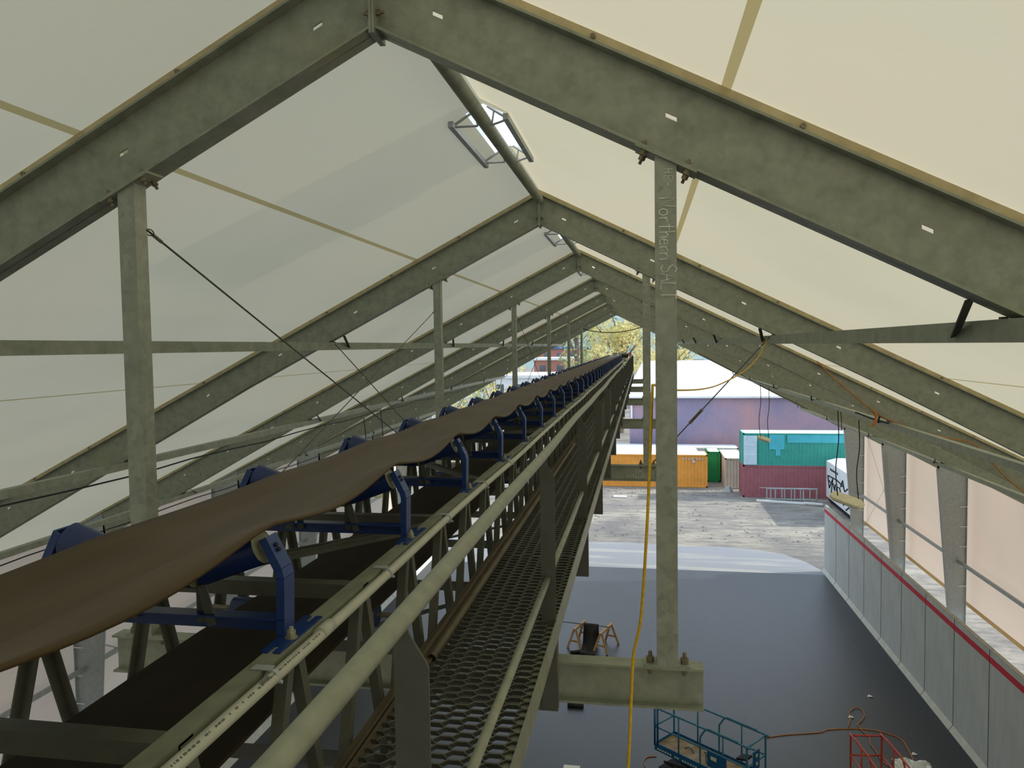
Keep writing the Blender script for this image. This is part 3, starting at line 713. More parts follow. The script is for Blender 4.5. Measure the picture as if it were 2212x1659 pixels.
# ------------------------------------------------------------------ walkway
GX0, GX1, GZ = -.862, -.392, CAMZ-1.252
wk = empty('walkway', (-.63, YPC, GZ), 'narrow expanded metal walkway hung along the right side of the truss', 'walkway')
def grating(y0, y1):
    mb = MB(); lw, sw = .112, .053; w, h = .0045, .020
    nx = int(round((GX1-GX0)/(lw/2))); lw2 = (GX1-GX0)/nx; j = 0; y = y0
    while y < y1-.001:
        # one zigzag strand
        vs = []; xs = []
        for i in range(nx+1):
            x = GX0+i*lw2
            for q in (-.30, .30):
                if GX0-1e-4 <= x+q*lw2 <= GX1+1e-4: xs.append((x+q*lw2, i))
            if i in (0, nx): xs.append((x, i))
        xs = sorted(set(xs))
        for x, i in xs:
            up_ = (i+j) % 2; yy = y + (sw*.36 if up_ else 0); dz = .003 if up_ else -.002
            vs += [(x, yy-w/2, GZ-.002+dz), (x, yy+w/2, GZ+dz), (x, yy+w/2+.008, GZ-h+dz), (x, yy-w/2+.008, GZ-h+dz)]
        fs = []
        for i in range(len(xs)-1):
            a = 4*i
            for k_ in range(4): fs.append((a+k_, a+(k_+1) % 4, a+4+(k_+1) % 4, a+4+k_))
        mb.add(vs, fs); y += sw/2; j += 1
    return mb
PL = 3.05; y = 1.33-PL+.0
g0 = None
for i in range(13):
    ya = 1.32+PL*(i-1); yb_ = ya+PL-.012
    if i == 0:
        ya2 = .6; mbg = grating(.6, yb_); mbg.build('grating_panel', M['grate'], wk)
    elif g0 is None: g0 = grating(ya, yb_).build('grating_panel', M['grate'], wk); gy = ya
    else:
        c = g0.copy(); COL.objects.link(c); c.parent = wk; c.location = (g0.location.x, g0.location.y+ya-gy, g0.location.z)
SE = 38.0
mb = MB(); mb.box(GX1, .5, GZ-.10, GX1+.006, SE, GZ+.004); mb.box(GX1-.04, .5, GZ-.016, GX1, SE, GZ-.011); mb.build('outer_stringer', M['rail'], wk)
mb = MB(); mb.box(GX0-.004, .5, GZ-.045, GX0, SE, GZ+.012); mb.box(GX0-.02, .5, GZ-.045, GX0-.014, SE, GZ+.012); mb.box(GX0-.058, .5, GZ-.012, GX0-.02, SE, GZ-.006); mb.build('inner_stringer', M['rusty'], wk)
k = 0
PY = [1.291+2.01*i for i in range(19)]
for y in PY:
    mb = MB(); mb.box(TX, y+.012, GZ-.42, -.385, y+.062, GZ-.30); mb.build('outrigger', M['frame'], wk)
    mb = MB(); mb.box(-.47, y+.006, GZ-.30, -.386, y+.07, GZ-.10); mb.build('seat_angle', M['rusty'], wk)
    mb = MB(); mb.bar((TX, y+.03, GZ-.08), (GX0, y+.03, GZ-.03), .04, .006, (0, 1, 0)); mb.bar((TX-.02, y+.7, ZBm-.03), (GX0, y+.25, GZ-.20), .04, .006, (0, 1, 0)); mb.build('side_strut', M['frame'], wk)
e = empty('loose_pipe', (-.83, 2.8, GZ+.02), 'rusty steel pipe lying on the walkway along its inner edge', 'pipe')
mb = MB(); mb.tube([(-.828, 2.80, GZ+.020), (-.828, 9.2, GZ+.020)], .0165, 12, caps=False); mb.tube([(-.828, 9.2, GZ+.020), (-.828, 2.80, GZ+.020)], .0125, 12, caps=False); mb.build('pipe_wall', M['rusty'], e, True)
e = empty('loose_angle_iron', (-.855, 2.6, GZ+.02), 'rusty angle iron lying beside the loose pipe on the walkway', 'steel bar')
mb = MB(); mb.angle((-.858, 2.55, GZ+.014), (-.858, 9.4, GZ+.014), .034, .005, (1, 0, 0), (0, 0, 1)); mb.build('angle', M['rusty'], e)

# guardrail
gr = empty('guardrail', (-.42, YPC, GZ), 'steel guardrail with flat plate posts along the outer edge of the walkway', 'railing')
PXR, PXL = -.388, -.4545; RX, RZ = -.430, CAMZ-.483; MX, MZ = -.424, CAMZ-1.055
for i, y in enumerate(PY):
    mb = MB()
    poly = [(PXL, y, CAMZ-1.655), (PXR, y, CAMZ-1.655), (PXR, y, CAMZ-.588), (PXR-.004, y, CAMZ-.578), (-.425, y, CAMZ-.525), (-.435, y, CAMZ-.50), (PXL, y, CAMZ-.50)]
    mb.prism(poly, (0, .006, 0)); mb.build('post', M['platesteel'], gr)
def wob(y): return .0022*math.sin(y*.9)+.0015*math.sin(y*2.3)
ys = [.35+i*.35 for i in range(int((PY[-1]+.1-.35)/.35)+1)]
mb = MB(); mb.tube([(RX+wob(y), y, RZ+wob(y+4)*1.4) for y in ys], .0195, 18); mb.build('top_rail', M['rail'], gr, True)
for i in range(-1, len(PY)-1):
    ya, yb_ = (PY[i]+.006 if i >= 0 else .4), PY[i+1]-.001
    mb = MB(); mb.tube([(MX, ya, MZ), (MX, (ya+yb_)/2, MZ-.004), (MX, yb_, MZ)], .0145, 14); mb.build('mid_rail', M['rail'], gr, True)
# head drive
hd = empty('drive_motor', (-.80, 39.3, 11.9), 'dark green drive motor with orange guard at the far end of the conveyor', 'motor')
c = at(1350, 768, Y=39.3); mb = MB(); mb.tube([c+Vector((-.17, 0, 0)), c+Vector((.17, 0, 0))], .11, 16); mb.build('motor_body', M['motorg'], hd, True)
c2 = at(1361.5, 766.5, Y=39.3); mb = MB(); mb.box(c2.x-.06, c2.y-.2, c2.z-.16, c2.x+.06, c2.y+.2, c2.z+.14); mb.build('belt_guard', M['orangeg'], hd)
mb = MB(); mb.box(c.x-.14, c.y-.1, c.z-.24, c.x-.11, c.y+.1, c.z-.1); mb.box(c.x+.11, c.y-.1, c.z-.24, c.x+.14, c.y+.1, c.z-.1); mb.box(c.x-.3, c.y-.15, c.z-.32, c.x+.3, c.y+.15, c.z-.24); mb.box(c.x-.25, c.y-.1, ZT-.02, c.x-.2, c.y+.1, c.z-.3); mb.build('motor_stand', M['frame'], hd)
hp = empty('head_pulley', (-1.335, 38.6, 11.75), 'belt head pulley at the far end of the conveyor', 'pulley')
mb = MB(); mb.tube([(-1.62, 38.5, CAMZ-.77), (-1.05, 38.5, CAMZ-.77)], .21, 24); mb.build('drum', M['rubber'], hp, True)

# yellow rope
def smooth_path(pts, n=8):
    pts = [Vector(p) for p in pts]; out = []
    for i in range(len(pts)-1):
        p0, p1, p2, p3 = pts[max(i-1, 0)], pts[i], pts[i+1], pts[min(i+2, len(pts)-1)]
        for k_ in range(n):
            t = k_/n; out.append(.5*((2*p1)+(-p0+p2)*t+(2*p0-5*p1+4*p2-p3)*t*t+(-p0+3*p1-3*p2+p3)*t**3))
    out.append(pts[-1]); return out
rp_pts = [at(1657, 734, Y=9.72), at(1640, 768, Y=9.3), at(1610, 800, Y=8.7), at(1560, 828, Y=7.7), at(1520, 840, Y=6.9), at(1465, 843, Y=5.8), at(1430, 838, Y=4.6), at(1412, 832, Y=3.95),
          at(1409, 850, Y=3.72), at(1404, 990, Y=3.60), at(1397, 1150, Y=3.50), at(1385, 1330, Y=3.46), at(1369, 1413, Y=3.46), at(1364, 1500, Y=3.40), at(1357, 1659, Y=3.3), at(1345, 1850, Y=3.2)]
mb = MB(); mb.tube(smooth_path(rp_pts), .0072, 8); tag(mb.build('yellow_rope', M['rope'], None, True), 'yellow rope looped behind the chalk marked post and hanging to the floor', 'rope')
def thin(name, pts, r, mat, label, cat, n=6):
    mb = MB(); mb.tube(smooth_path(pts, n), r, 6); return tag(mb.build(name, M[mat], None, True), label, cat)
yk = fy(2)-.05
thin('orange_wire', [at(1765, 780, Y=yk), at(1800, 815, Y=yk), at(1890, 890, Y=yk), at(1960, 922, Y=yk), at(2040, 945, Y=yk), at(2100, 957, Y=yk), at(2130, 985, Y=yk), at(2170, 1028, Y=yk), at(2215, 1066, Y=yk)], .012, 'orangecord', 'thin orange cord draped across the right rafters', 'cord')
mb = MB(); p = at(1890, 900, Y=yk-.04); mb.tube(smooth_path([p+Vector((-.03, 0, .12)), p+Vector((.02, 0, .02)), p+Vector((0, 0, -.12)), p+Vector((-.06, 0, -.20))]), [.03]*4+[.025]*8+[.03]*8+[.02]*5, 8)
tag(mb.build('cord_bundle', M['orangecord']), 'knotted orange cord bundle hanging from the right rafter', 'cord')
yk2 = fy(2)-.08
thin('black_wire', [at(1848, 893, Y=yk2), at(1852, 892, Y=yk2), at(1885, 905, Y=yk2), at(1930, 918, Y=yk2), at(1985, 937, Y=yk2), at(2050, 957, Y=yk2), at(2110, 982, Y=yk2), at(2170, 1001, Y=yk2), at(2215, 1012, Y=yk2)], .014, 'cord', 'black power cable strung along the right rafters', 'cable')
thin('black_wire', [(XR+q, fy(6)-.04, zb(q)+.06+.03*math.sin(q*3)) for q in (4.2, 5.2, 6.2, 7.2, 8.2, 9.2, 10.2, 11.2)], .014, 'cord', 'black cable following the lower edge of the farthest right rafter', 'cable')
thin('black_wire', [at(1600, 808, Y=fy(4)-.15), at(1625, 822, Y=fy(4)-.15), at(1680, 840, Y=fy(4)-.15), at(1745, 857, Y=fy(4)-.15), at(1762, 865, Y=fy(4)-.15), at(1806, 878, Y=fy(4)-.15), at(1816, 890, Y=fy(4)-.15), at(1818, 930, Y=fy(4)-.15)], .013, 'cord', 'black cable looping down from the rafter above the teal container', 'cable')
def on_tube(n0, n1, s, side, label):
    pts = []
    for i in range(25):
        t = i/24; y = fy(n0)+(fy(n1)-fy(n0))*t; x = XR+side*s+.07*-side
        pts.append((x, y, zb(s)-.17-.06*abs(math.sin(t*math.pi*(n1-n0)*1.5))))
    mb = MB(); mb.tube(pts, .012, 6); tag(mb.build('black_wire', M['cord'], None, True), label, 'cable')
on_tube(0, 5, 6.15, -1, 'black cable tied along the middle left purlin tube')
on_tube(0, 5, 9.4, -1, 'black cable tied along the lowest left purlin tube')

# hanging lamps
def lamp(px, py, y, L, label, top, mirror=False, seen=True):
    c = at(px, py, Y=y)
    if mirror: c = Vector((2*XR-c.x, c.y, c.z))
    e = empty('hanging_lamp', c, label, 'lamp', 'oval hanging lamps'); Wd = L*.42
    def oval(z0, z1, k0, k1):
        n = 20; vs = []; th = R(35); nn = Vector((0, -.45, .893)); pp_ = Vector((0, .893, .45))
        a_ = Vector((1, 0, 0))*math.cos(th)-pp_*math.sin(th); b_ = Vector((1, 0, 0))*math.sin(th)+pp_*math.cos(th)
        for z, k_ in ((z0, k0), (z1, k1)):
            for i in range(n):
                a = 2*math.pi*i/n; ca, sa = math.cos(a), math.sin(a)
                ex = math.copysign(abs(ca)**.55, ca)*L/2*k_; ey = math.copysign(abs(sa)**.55, sa)*Wd/2*k_
                vs.append(c+a_*ex+b_*ey+nn*(z-c.z))
        return vs, [tuple(range(n-1, -1, -1)), tuple(range(n, 2*n))]+[(i, (i+1) % n, n+(i+1) % n, n+i) for i in range(n)]
    mb = MB(); mb.add(*oval(c.z-.01, c.z+.05, 1, .9)); mb.build('housing', M['lamp'], e)
    mb = MB(); mb.add(*oval(c.z-.06, c.z-.01, .88, .98)); mb.build('lens', M['white'], e)['label'] = 'pale lens under the lamp'
    for dx in (-.28, .30):
        mb = MB(); xt = c.x+dx*L; s = abs(xt-XR); zt1 = zb(s)
        mb.tube(smooth_path([(xt, fy(top)+.03, zt1), (xt+.04, c.y, (zt1*2+c.z)/3), (xt-.03, c.y, (zt1+c.z*2)/3), (xt+.03, c.y, c.z+.05-dx*L*.25)]), .014, 6); mb.build('cord', M['cord'], e)
lamp(1829, 1080, fy(3)+.07, .95, 'tan oval lamp hanging above the red striped wall', 3)
lamp(1650, 948, fy(5)+.07, .62, 'small tan oval lamp hanging in front of the teal container', 5)
lamp(1829, 1080, fy(3)+.07, .95, 'oval lamp on two cords hanging behind the left side of the belt', 3, True)

# ------------------------------------------------------------------ precast concrete walls
def panels(xf, side, ys, lab):
    for i, y in enumerate(ys):
        e = empty('concrete_panel', (xf, y+1.22, 0), lab(i, len(ys)), 'concrete panel', 'precast panels of the %s wall' % ('right' if side > 0 else 'left'))
        mb = MB(); mb.box(xf, y+.012, 0, xf+side*.13, y+2.428, 3.64); mb.build('slab', M['concrete'], e)
        mb = MB(); mb.box(xf-side*.002, y+.012, 3.635, xf+side*.132, y+2.428, 3.65); mb.build('top_edge', M['concedge'], e)
        mb = MB(); A = [(xf, y+.02, 0), (xf-side*.13, y+.02, 0), (xf, y+.02, .17)]
        mb.prism(A, (0, 2.40, 0)); mb.build('grout_fillet', M['grout'], e)['label'] = 'pale grout wedge at the foot'
        if side > 0:
            mb = MB(); mb.box(xf-.003, y+.013, 3.27, xf+.002, y+2.427, 3.46); mb.build('red_stripe', M['redp'], e)['label'] = 'painted red stripe'
ysr = [42.42-2.44*(i+1) for i in range(20)]
panels(9.77, 1, ysr, lambda i, n: ['farthest concrete panel of the red striped right wall, at the shed opening'][i] if i == 0 else ('concrete panel of the red striped right wall, number %s in from the open end' % ['', 'two', 'three', 'four', 'five', 'six', 'seven', 'eight'][i] if i < 8 else 'near concrete panel of the red striped right wall, beyond the photo edge'))
panels(-12.36, -1, ysr, lambda i, n: 'plain concrete panel of the left wall glimpsed through the conveyor truss')
mb = MB()
for i in range(14): mb.box(9.765, ysr[i]-.012, 0, 9.80, ysr[i]+.012, 3.63)
o = mb.build('trim_1', M['dark']); o['kind'] = 'structure'; o['label'] = 'dark joints between the concrete panels'

# ------------------------------------------------------------------ things on the floor
# sawhorses with a hanging belt piece
def sawhorse(a, b, label):
    a, b = Vector(a), Vector(b); d = (b-a).normalized(); x = d.cross(Vector((0, 0, 1))).normalized(); e = empty('sawhorse', ((a+b)/2)*Vector((1, 1, 0)) if False else Vector(((a.x+b.x)/2, (a.y+b.y)/2, 0)), label, 'sawhorse', 'wooden sawhorses')
    mb = MB(); mb.bar(a, b, .09, .05); mb.bar(a-Vector((0, 0, .06)), b-Vector((0, 0, .06)), .04, .09); mb.build('top_rail', M['wood'], e)
    L = (b-a).length
    for t in (.10, .90):
        p_ = a+d*(L*t); out = d*(-.10 if t < .5 else .10); feet = []
        for sg in (-1, 1):
            f = Vector((p_.x, p_.y, 0))+x*(sg*.30)+out
            mb = MB(); mb.bar(p_+x*(sg*.03)-Vector((0, 0, .02)), f, .085, .038, d); mb.build('leg', M['wood'], e); feet.append((p_+x*(sg*.03), f))
        q = [A.lerp(B, .62) for A, B in feet]; mb = MB(); mb.bar(q[0], q[1], .02, .085); mb.build('spreader', M['wood'], e)
sawhorse((-2.80, 30.1, .82), (-2.42, 31.15, .82), 'wooden sawhorse on the asphalt left of the hanging black belt strip')
sawhorse((-1.72, 29.75, .82), (-1.28, 31.0, .82), 'wooden sawhorse on the asphalt right of the hanging black belt strip')
mb = MB(); mb.tube([(-3.35, 30.75, .875), (-1.35, 30.4, .875)], .018, 8); tag(mb.build('steel_rod', M['cable']), 'dark rod laid across both sawhorses', 'rod')
e = empty('belt_strip', (-2.1, 30.2, 0), 'black rubber belt strip draped over the rod between the sawhorses', 'rubber belt')
prof = [(30.72, .10), (30.70, .5), (30.66, .90), (30.57, .945), (30.48, .90), (30.42, .55), (30.25, .22), (29.95, .05), (29.55, .025), (29.15, .02)]
vs = []; fs = []
for y, z in prof:
    for x in (-2.43, -1.83): vs += [(x-(30.5-y)*.10, y-(x+2.4)*.15, z), (x-(30.5-y)*.10, y-(x+2.4)*.15-.012, z+.008)]
for j in range(len(prof)-1):
    a_ = 4*j; fs += [(a_, a_+2, a_+6, a_+4), (a_+1, a_+5, a_+7, a_+3), (a_, a_+4, a_+5, a_+1), (a_+2, a_+3, a_+7, a_+6)]
mb = MB(); mb.add(vs, fs); mb.build('hanging_strip', M['rubber'], e, True)
mb = MB(); mb.tube([(-2.5, 29.45, .10), (-1.9, 29.35, .10)], .10, 16); mb.tube([(-2.52, 29.72, .07), (-2.9, 29.55, .07)], .07, 12); mb.build('coil', M['rubber'], e, True)
mb = MB(); c = at(1245, 1527, Z=0); mb.tube([(c.x-.3, c.y, .05), (c.x+.25, c.y, .05)], .09, 12); tag(mb.build('rubber_roll', M['rubber'], None, True), 'small black rubber roll on the floor just below the nearest cross beam', 'rubber roll')
mb = MB(); c = at(1237, 1665, Z=.18); mb.box(c.x-.28, c.y-.2, 0, c.x+.20, c.y+.25, .2); tag(mb.build('white_box', M['white']), 'white box on the floor at the bottom edge of the photo', 'box')

# blue scissor lift
def scissor_lift(A, B, wdt, z, matp, matr, label, name, full=True):
    """A,B = left and right ends of the near long side (x,y)"""
    A, B = Vector((*A, 0)), Vector((*B, 0)); d = (B-A).normalized(); w = Vector((-d.y, d.x, 0)); L = (B-A).length
    e = empty(name, Vector(((A+B).x/2, (A+B).y/2, 0)), label, 'lift')
    P = lambda u, v, h: A+d*u+w*v+Vector((0, 0, z+h))
    def tb(path, r, part, mt): m_ = MB(); m_.tube(path, r, 8); return m_.build(part, mt, e, True)
    m_ = MB(); m_.bar(P(0, wdt/2, -.03), P(L, wdt/2, -.03), wdt, .05); m_.build('deck', M['deckwood'], e)['label'] = 'worn brown deck plate'
    m_ = MB()
    m_.bar(P(0, 0, -.03), P(L, 0, -.03), .03, .22); m_.bar(P(0, wdt, -.03), P(L, wdt, -.03), .03, .22); m_.bar(P(0, 0, -.03), P(0, wdt, -.03), .03, .22); m_.bar(P(L, 0, -.03), P(L, wdt, -.03), .03, .22); m_.build('deck_frame', matp, e)
    for v in (0, wdt):
        tb(smooth_path([P(0, v, .0), P(0, v, 1.0), P(.03, v, 1.08), P(.10, v, 1.10), P(L-.12, v, 1.10), P(L-.03, v, 1.07), P(L, v, .98), P(L, v, 0)], 5), .027, 'guard_rail', matr)
        tb([P(0, v, .55), P(L, v, .55)], .024, 'mid_rail', matr)
        tb(smooth_path([P(L*.52, v, .0), P(L*.52, v, .75), P(L*.52+.05, v, .9), P(L*.52+.22, v, 1.12), P(L*.52+.5, v, 1.13), P(L-.25, v, 1.13)], 5), .024, 'inner_rail', matr)
        for u in (L*.28, L*.76): tb([P(u, v, 0), P(u, v, 1.10)], .022, 'stanchion', matr)
    for u in (0, L):
        for h in (.55, 1.08): tb([P(u, 0, h), P(u, wdt, h)], .025, 'end_rail', matr)
    for u in (0, ): 
        for v in (0, .10): tb([P(u+v, 0, 0), P(u+v, 0, 1.1)], .03, 'gate_post', matp)
    if full:
        m_ = MB(); m_.bar(P(L*.60, -.02, .34), P(L*.80, -.02, .34), .02, .42); bx = m_.build('control_panel', matp, e)
        m_ = MB(); m_.bar(P(L*.64, -.035, .40), P(L*.70, -.035, .40), .006, .10); m_.build('decal', M['sticker'], bx)
        m_ = MB(); m_.bar(P(L+.02, wdt*.30, .62), P(L+.02, wdt*.62, .62), .03, .5); b2 = m_.build('side_box', matp, e)
        m_ = MB()
        for h in (.52, .74): m_.bar(P(L+.04, wdt*.42, h), P(L+.04, wdt*.50, h), .006, .08)
        m_.build('decal', M['sticker'], b2)
        m_ = MB(); m_.bar(P(L*.84, wdt*.45, .50), P(L*.94, wdt*.45, .58), .3, .05); m_.build('tray', M['dark'], e)
        m_ = MB()
        for q in range(16): 
            if q not in (6, 9): m_.bar(P(.10+q*.085, -.0165, -.07), P(.155+q*.085, -.0165, -.07), .003, .045)
        m_.build('side_lettering', M['sticker'], e)['label'] = 'pale unreadable lettering strip'
        for pts in ([P(1.55, .25, .0), P(1.5, .35, .16), P(1.75, .45, .26), P(1.95, .5, .1), P(2.0, .5, 0)], [P(.7, .45, 0), P(.8, .5, .05), P(.95, .45, .06), P(1.05, .4, 0)], [P(1.2, .7, 0), P(1.35, .6, .05), P(1.5, .55, .02)]):
            tb(smooth_path(pts), .012, 'loose_hose', M['cord'])
    for k_ in range(2):
        for v in (.1, wdt-.1):
            tb([P(.25, v, -.15-k_*.28), P(L-.25, v, -.43-k_*.28)], .03, 'scissor_arm', M['dark']); tb([P(L-.25, v, -.15-k_*.28), P(.25, v, -.43-k_*.28)], .03, 'scissor_arm', M['dark'])
    m_ = MB(); a_, b_ = P(.1, wdt/2, 0), P(L-.1, wdt/2, 0); a_.z = b_.z = .26; m_.bar(a_, b_, wdt*.9, .22); m_.build('chassis', M['dark'], e)
    for u in (.3, L-.3):
        for v in (.05, wdt-.05):
            p_ = P(u, v, 0); p_.z = .19; m_ = MB(); m_.tube([p_-w*.05, p_+w*.05], .19, 16); m_.build('wheel', M['rubber'], e)
    return e
scissor_lift((.32, 21.25), (2.62, 19.42), .92, 1.0, M['liftblue'], M['liftbluelt'], 'blue scissor lift with worn brown deck parked below the nearest cross beam', 'scissor_lift')
scissor_lift((5.75, 17.6), (5.41, 20.46), -.80, 1.0, M['liftred'], M['liftred'], 'red scissor lift cut off by the bottom edge near the wall', 'scissor_lift', False)
thin('extension_cord', [(x, y, .012) for x, y in [tuple(at(px, py, Z=0)[:2]) for px, py in ((1655, 1594), (1700, 1588), (1770, 1583), (1790, 1577), (1850, 1575), (1900, 1581), (1945, 1597), (1965, 1625), (1974, 1648))]], .016, 'orangecord', 'orange extension cord lying from the blue lift toward the plastic sheet', 'cord')
thin('extension_cord', [(x, y, .03) for x, y in [tuple(at(px, py, Z=0)[:2]) for px, py in ((1832, 1572), (1837, 1555), (1835, 1540), (1846, 1531), (1859, 1532), (1867, 1546), (1862, 1558), (1853, 1566), (1862, 1580), (1877, 1592), (1880, 1608), (1892, 1625), (1905, 1645), (1925, 1659))]], .014, 'orangecord', 'thin orange cord looped on the floor behind the red lift', 'cord')
thin('extension_cord', [(x, y, .012) for x, y in [tuple(at(px, py, Z=0)[:2]) for px, py in ((1418, 1635), (1400, 1636), (1390, 1645), (1393, 1657), (1405, 1670))]], .014, 'orangecord', 'short orange cord curving out at the left end of the blue lift', 'cord')
e = empty('plastic_sheet', at(1965, 1650, Z=0), 'crumpled clear plastic sheet on the floor beside the red lift', 'plastic sheet')
rr = random.Random(9); vs = []; n = 9
C0, C1, C2 = at(1925, 1640, Z=0), at(2010, 1652, Z=0), at(1930, 1700, Z=0)
for i in range(n):
    for j in range(n):
        p_ = C0+(C1-C0)*(i/(n-1))+(C2-C0)*(j/(n-1)); vs.append((p_.x+rr.uniform(-.03, .03), p_.y+rr.uniform(-.03, .03), .02+rr.uniform(0, .13)))
mb = MB(); mb.add(vs, [(i*n+j, i*n+j+1, (i+1)*n+j+1, (i+1)*n+j) for i in range(n-1) for j in range(n-1)]); mb.build('sheet', M['plastic'], e)
def scrap(px, py, s, label):
    c = at(px, py, Z=.02); mb = MB(); mb.add([(c.x-s, c.y-s*.4, .01), (c.x+s*.7, c.y-s*.6, .03), (c.x+s, c.y+s*.5, .012), (c.x-s*.3, c.y+s*.7, .05), (c.x, c.y, .06)], [(0, 1, 4), (1, 2, 4), (2, 3, 4), (3, 0, 4)])
    tag(mb.build('paper_scrap', M['white']), label, 'paper')
scrap(1879, 1504, .10, 'white paper scrap alone on the asphalt above the cord loop'); scrap(1838, 1549, .10, 'white paper scrap caught on the orange cord loop'); scrap(1975, 1629, .09, 'crumpled paper scrap beside the end of the extension cord')
mb = MB(); rr = random.Random(11)
for i in range(420):
    x, y = rr.uniform(-8, 9.4), rr.uniform(17, 41); 
    if rr.random() < .6: x = rr.gauss(1.2, 1.3); y = rr.gauss(33.5, 3.2)
    if y > 41.5 or y < 12: continue
    s = rr.uniform(.008, .026); a_ = rr.uniform(0, 6)
    mb.add([(x+s*math.cos(a_+k_*1.57), y+s*math.sin(a_+k_*1.57)*.7, .004+.008*(k_ % 2)) for k_ in range(4)], [(0, 1, 2, 3)])
tag(mb.build('floor_litter', M['litter']), 'tiny pale leaves and crumbs scattered over the asphalt', 'litter', kind='stuff')

# ------------------------------------------------------------------ the yard
def container(x0, y0, x1, y1, z0, z1, mat, label, top=None, frontmats=None, grp='shipping containers', door=None, ribs=.28, extra=None):
    e = empty('shipping_container', ((x0+x1)/2, (y0+y1)/2, z0), label, 'shipping container', grp)
    mb = MB(); t = .12
    for x in (x0, x1-t):
        for y in (y0, y1-t): mb.box(x, y, z0, x+t, y+t, z1)
    for z in (z0, z1-t):
        for y in (y0, y1-.08): mb.box(x0, y, z, x1, y+.08, z+t)
        for x in (x0, x1-.08): mb.box(x, y0, z, x+.08, y1, z+t)
    mb.build('corner_frame', M[mat], e)
    def corr(p, u, L, h0, h1, nrm, part, mt):
        m_ = MB(); pts = []; k_ = 0; n_ = max(3, int(L/ribs)); st = L/n_
        for i in range(n_):
            a = i*st; pts += [(a, 0), (a+st*.34, 0), (a+st*.5, 1), (a+st*.84, 1)]
        pts.append((L, 0)); vs = []
        for a, q in pts:
            b_ = Vector(p)+Vector(u)*a+Vector(nrm)*(-.035*q); vs += [(b_.x, b_.y, h0), (b_.x, b_.y, h1)]
        m_.add(vs, [(2*i, 2*i+2, 2*i+3, 2*i+1) for i in range(len(pts)-1)]); return m_.build(part, M[mt], e)
    corr((x0+.1, y0+.03, 0), (1, 0, 0), x1-x0-.2, z0+.1, z1-.1, (0, -1, 0), 'front_siding', mat)
    corr((x0+.03, y0+.1, 0), (0, 1, 0), y1-y0-.2, z0+.1, z1-.1, (-1, 0, 0), 'side_siding', mat); corr((x1-.03, y0+.1, 0), (0, 1, 0), y1-y0-.2, z0+.1, z1-.1, (1, 0, 0), 'side_siding', mat)
    m_ = MB(); m_.box(x0+.02, y0+.02, z1-.05, x1-.02, y1-.02, z1-.005); m_.build('roof', M[top or mat], e)
    return e
container(8.09, 62.4, 20.2, 64.84, 0, 2.60, 'c_red', 'dull red shipping container at the bottom of the stack', 'c_white')
e = container(8.09, 62.4, 17.4, 64.84, 2.61, 5.21, 'c_teal', 'teal and turquoise shipping container stacked on the red one', 'c_white')
mb = MB()
for (x0, x1, z0, z1) in ((10.1, 11.3, 3.9, 5.08), (11.5, 17.2, 4.45, 5.08), (10.6, 11.0, 3.4, 3.9)): mb.box(x0, 62.385, z0, x1, 62.41, z1)
mb.build('turquoise_patch', M['c_cyan'], e)['label'] = 'brighter turquoise paint on the upper side'
mb = MB(); mb.box(8.12, 62.28, 2.66, 9.14, 62.36, 5.02); dr = mb.build('open_door', M['c_door'], e); dr['label'] = 'pale blue door folded flat on the front'
mb = MB()
for z in (3.45, 4.25): mb.box(8.18, 62.26, z, 9.1, 62.29, z+.04)
for x in (8.2, 9.05): mb.box(x, 62.26, 2.7, x+.04, 62.29, 4.98)
mb.build('door_ribs', M['c_white'], dr)
container(-6.6, 66.1, 5.6, 68.5, 0, 2.85, 'c_orange', 'bright orange shipping container left of the green one', 'c_white')
e2 = [o for o in COL.objects if o.name.startswith('shipping_container')][-1]
mb = MB(); mb.box(4.3, 66.05, 2.15, 4.55, 66.08, 2.5); mb.build('yellow_sticker', M['c_beige'], e2)
mb = MB()
for i in range(8): mb.box(3.5+i*.23, 66.05, 2.42, 3.62+i*.23, 66.08, 2.6)
mb.build('faded_lettering', M['c_beige'], e2)['label'] = 'faded pinkish lettering, unreadable'
container(5.85, 68.9, 6.95, 71.4, 0, 2.75, 'c_green', 'dark green shipping container set back in the gap', 'c_white')
container(7.05, 65.9, 8.75, 71.4, 0, 2.62, 'c_beige', 'beige shipping container with rusty corner beside the red one', 'c_white', ribs=.24)
container(-6.6, 69.0, 5.0, 71.4, 0, 2.75, 'c_cream', 'white topped container directly behind the orange one', 'c_white')
container(-6.6, 71.9, 8.9, 74.3, 0, 2.7, 'c_cream', 'white topped container farthest back, against the purple building', 'c_white')
# trailer with graffiti
tr2 = empty('box_trailer', (16.4, 58, 0), 'white box trailer with black graffiti right of the stacked containers', 'trailer')
x0, zb0, z1 = 14.28, at(1784, 1071, Y=61.5).z, at(1786, 995, Y=61.5).z; TY0, TY1 = 53.8, 61.5
mb = MB(); mb.prism([(x0, TY0, zb0), (x0+2.5, TY0, zb0), (x0+2.5, TY0, z1), (x0+1.8, TY0, z1+.2), (x0+.7, TY0, z1+.2), (x0, TY0, z1)], (0, TY1-TY0, 0)); mb.build('body', M['c_white'], tr2)
mb = MB(); mb.box(x0+.1, TY0+.4, .1, x0+2.4, TY1-.4, zb0); mb.build('undercarriage', M['dark'], tr2)
for wy in (TY0+.9, TY0+1.9, TY1-1.0):
    for wx in (x0+.15, x0+2.05): mb = MB(); mb.tube([(wx, wy, .45), (wx+.28, wy, .45)], .46, 14); mb.build('wheel', M['rubber'], tr2)
gx = lambda u, v: (x0-.03, TY1-.3-u*6.6, zb0+v*(z1-zb0))
mb = MB()
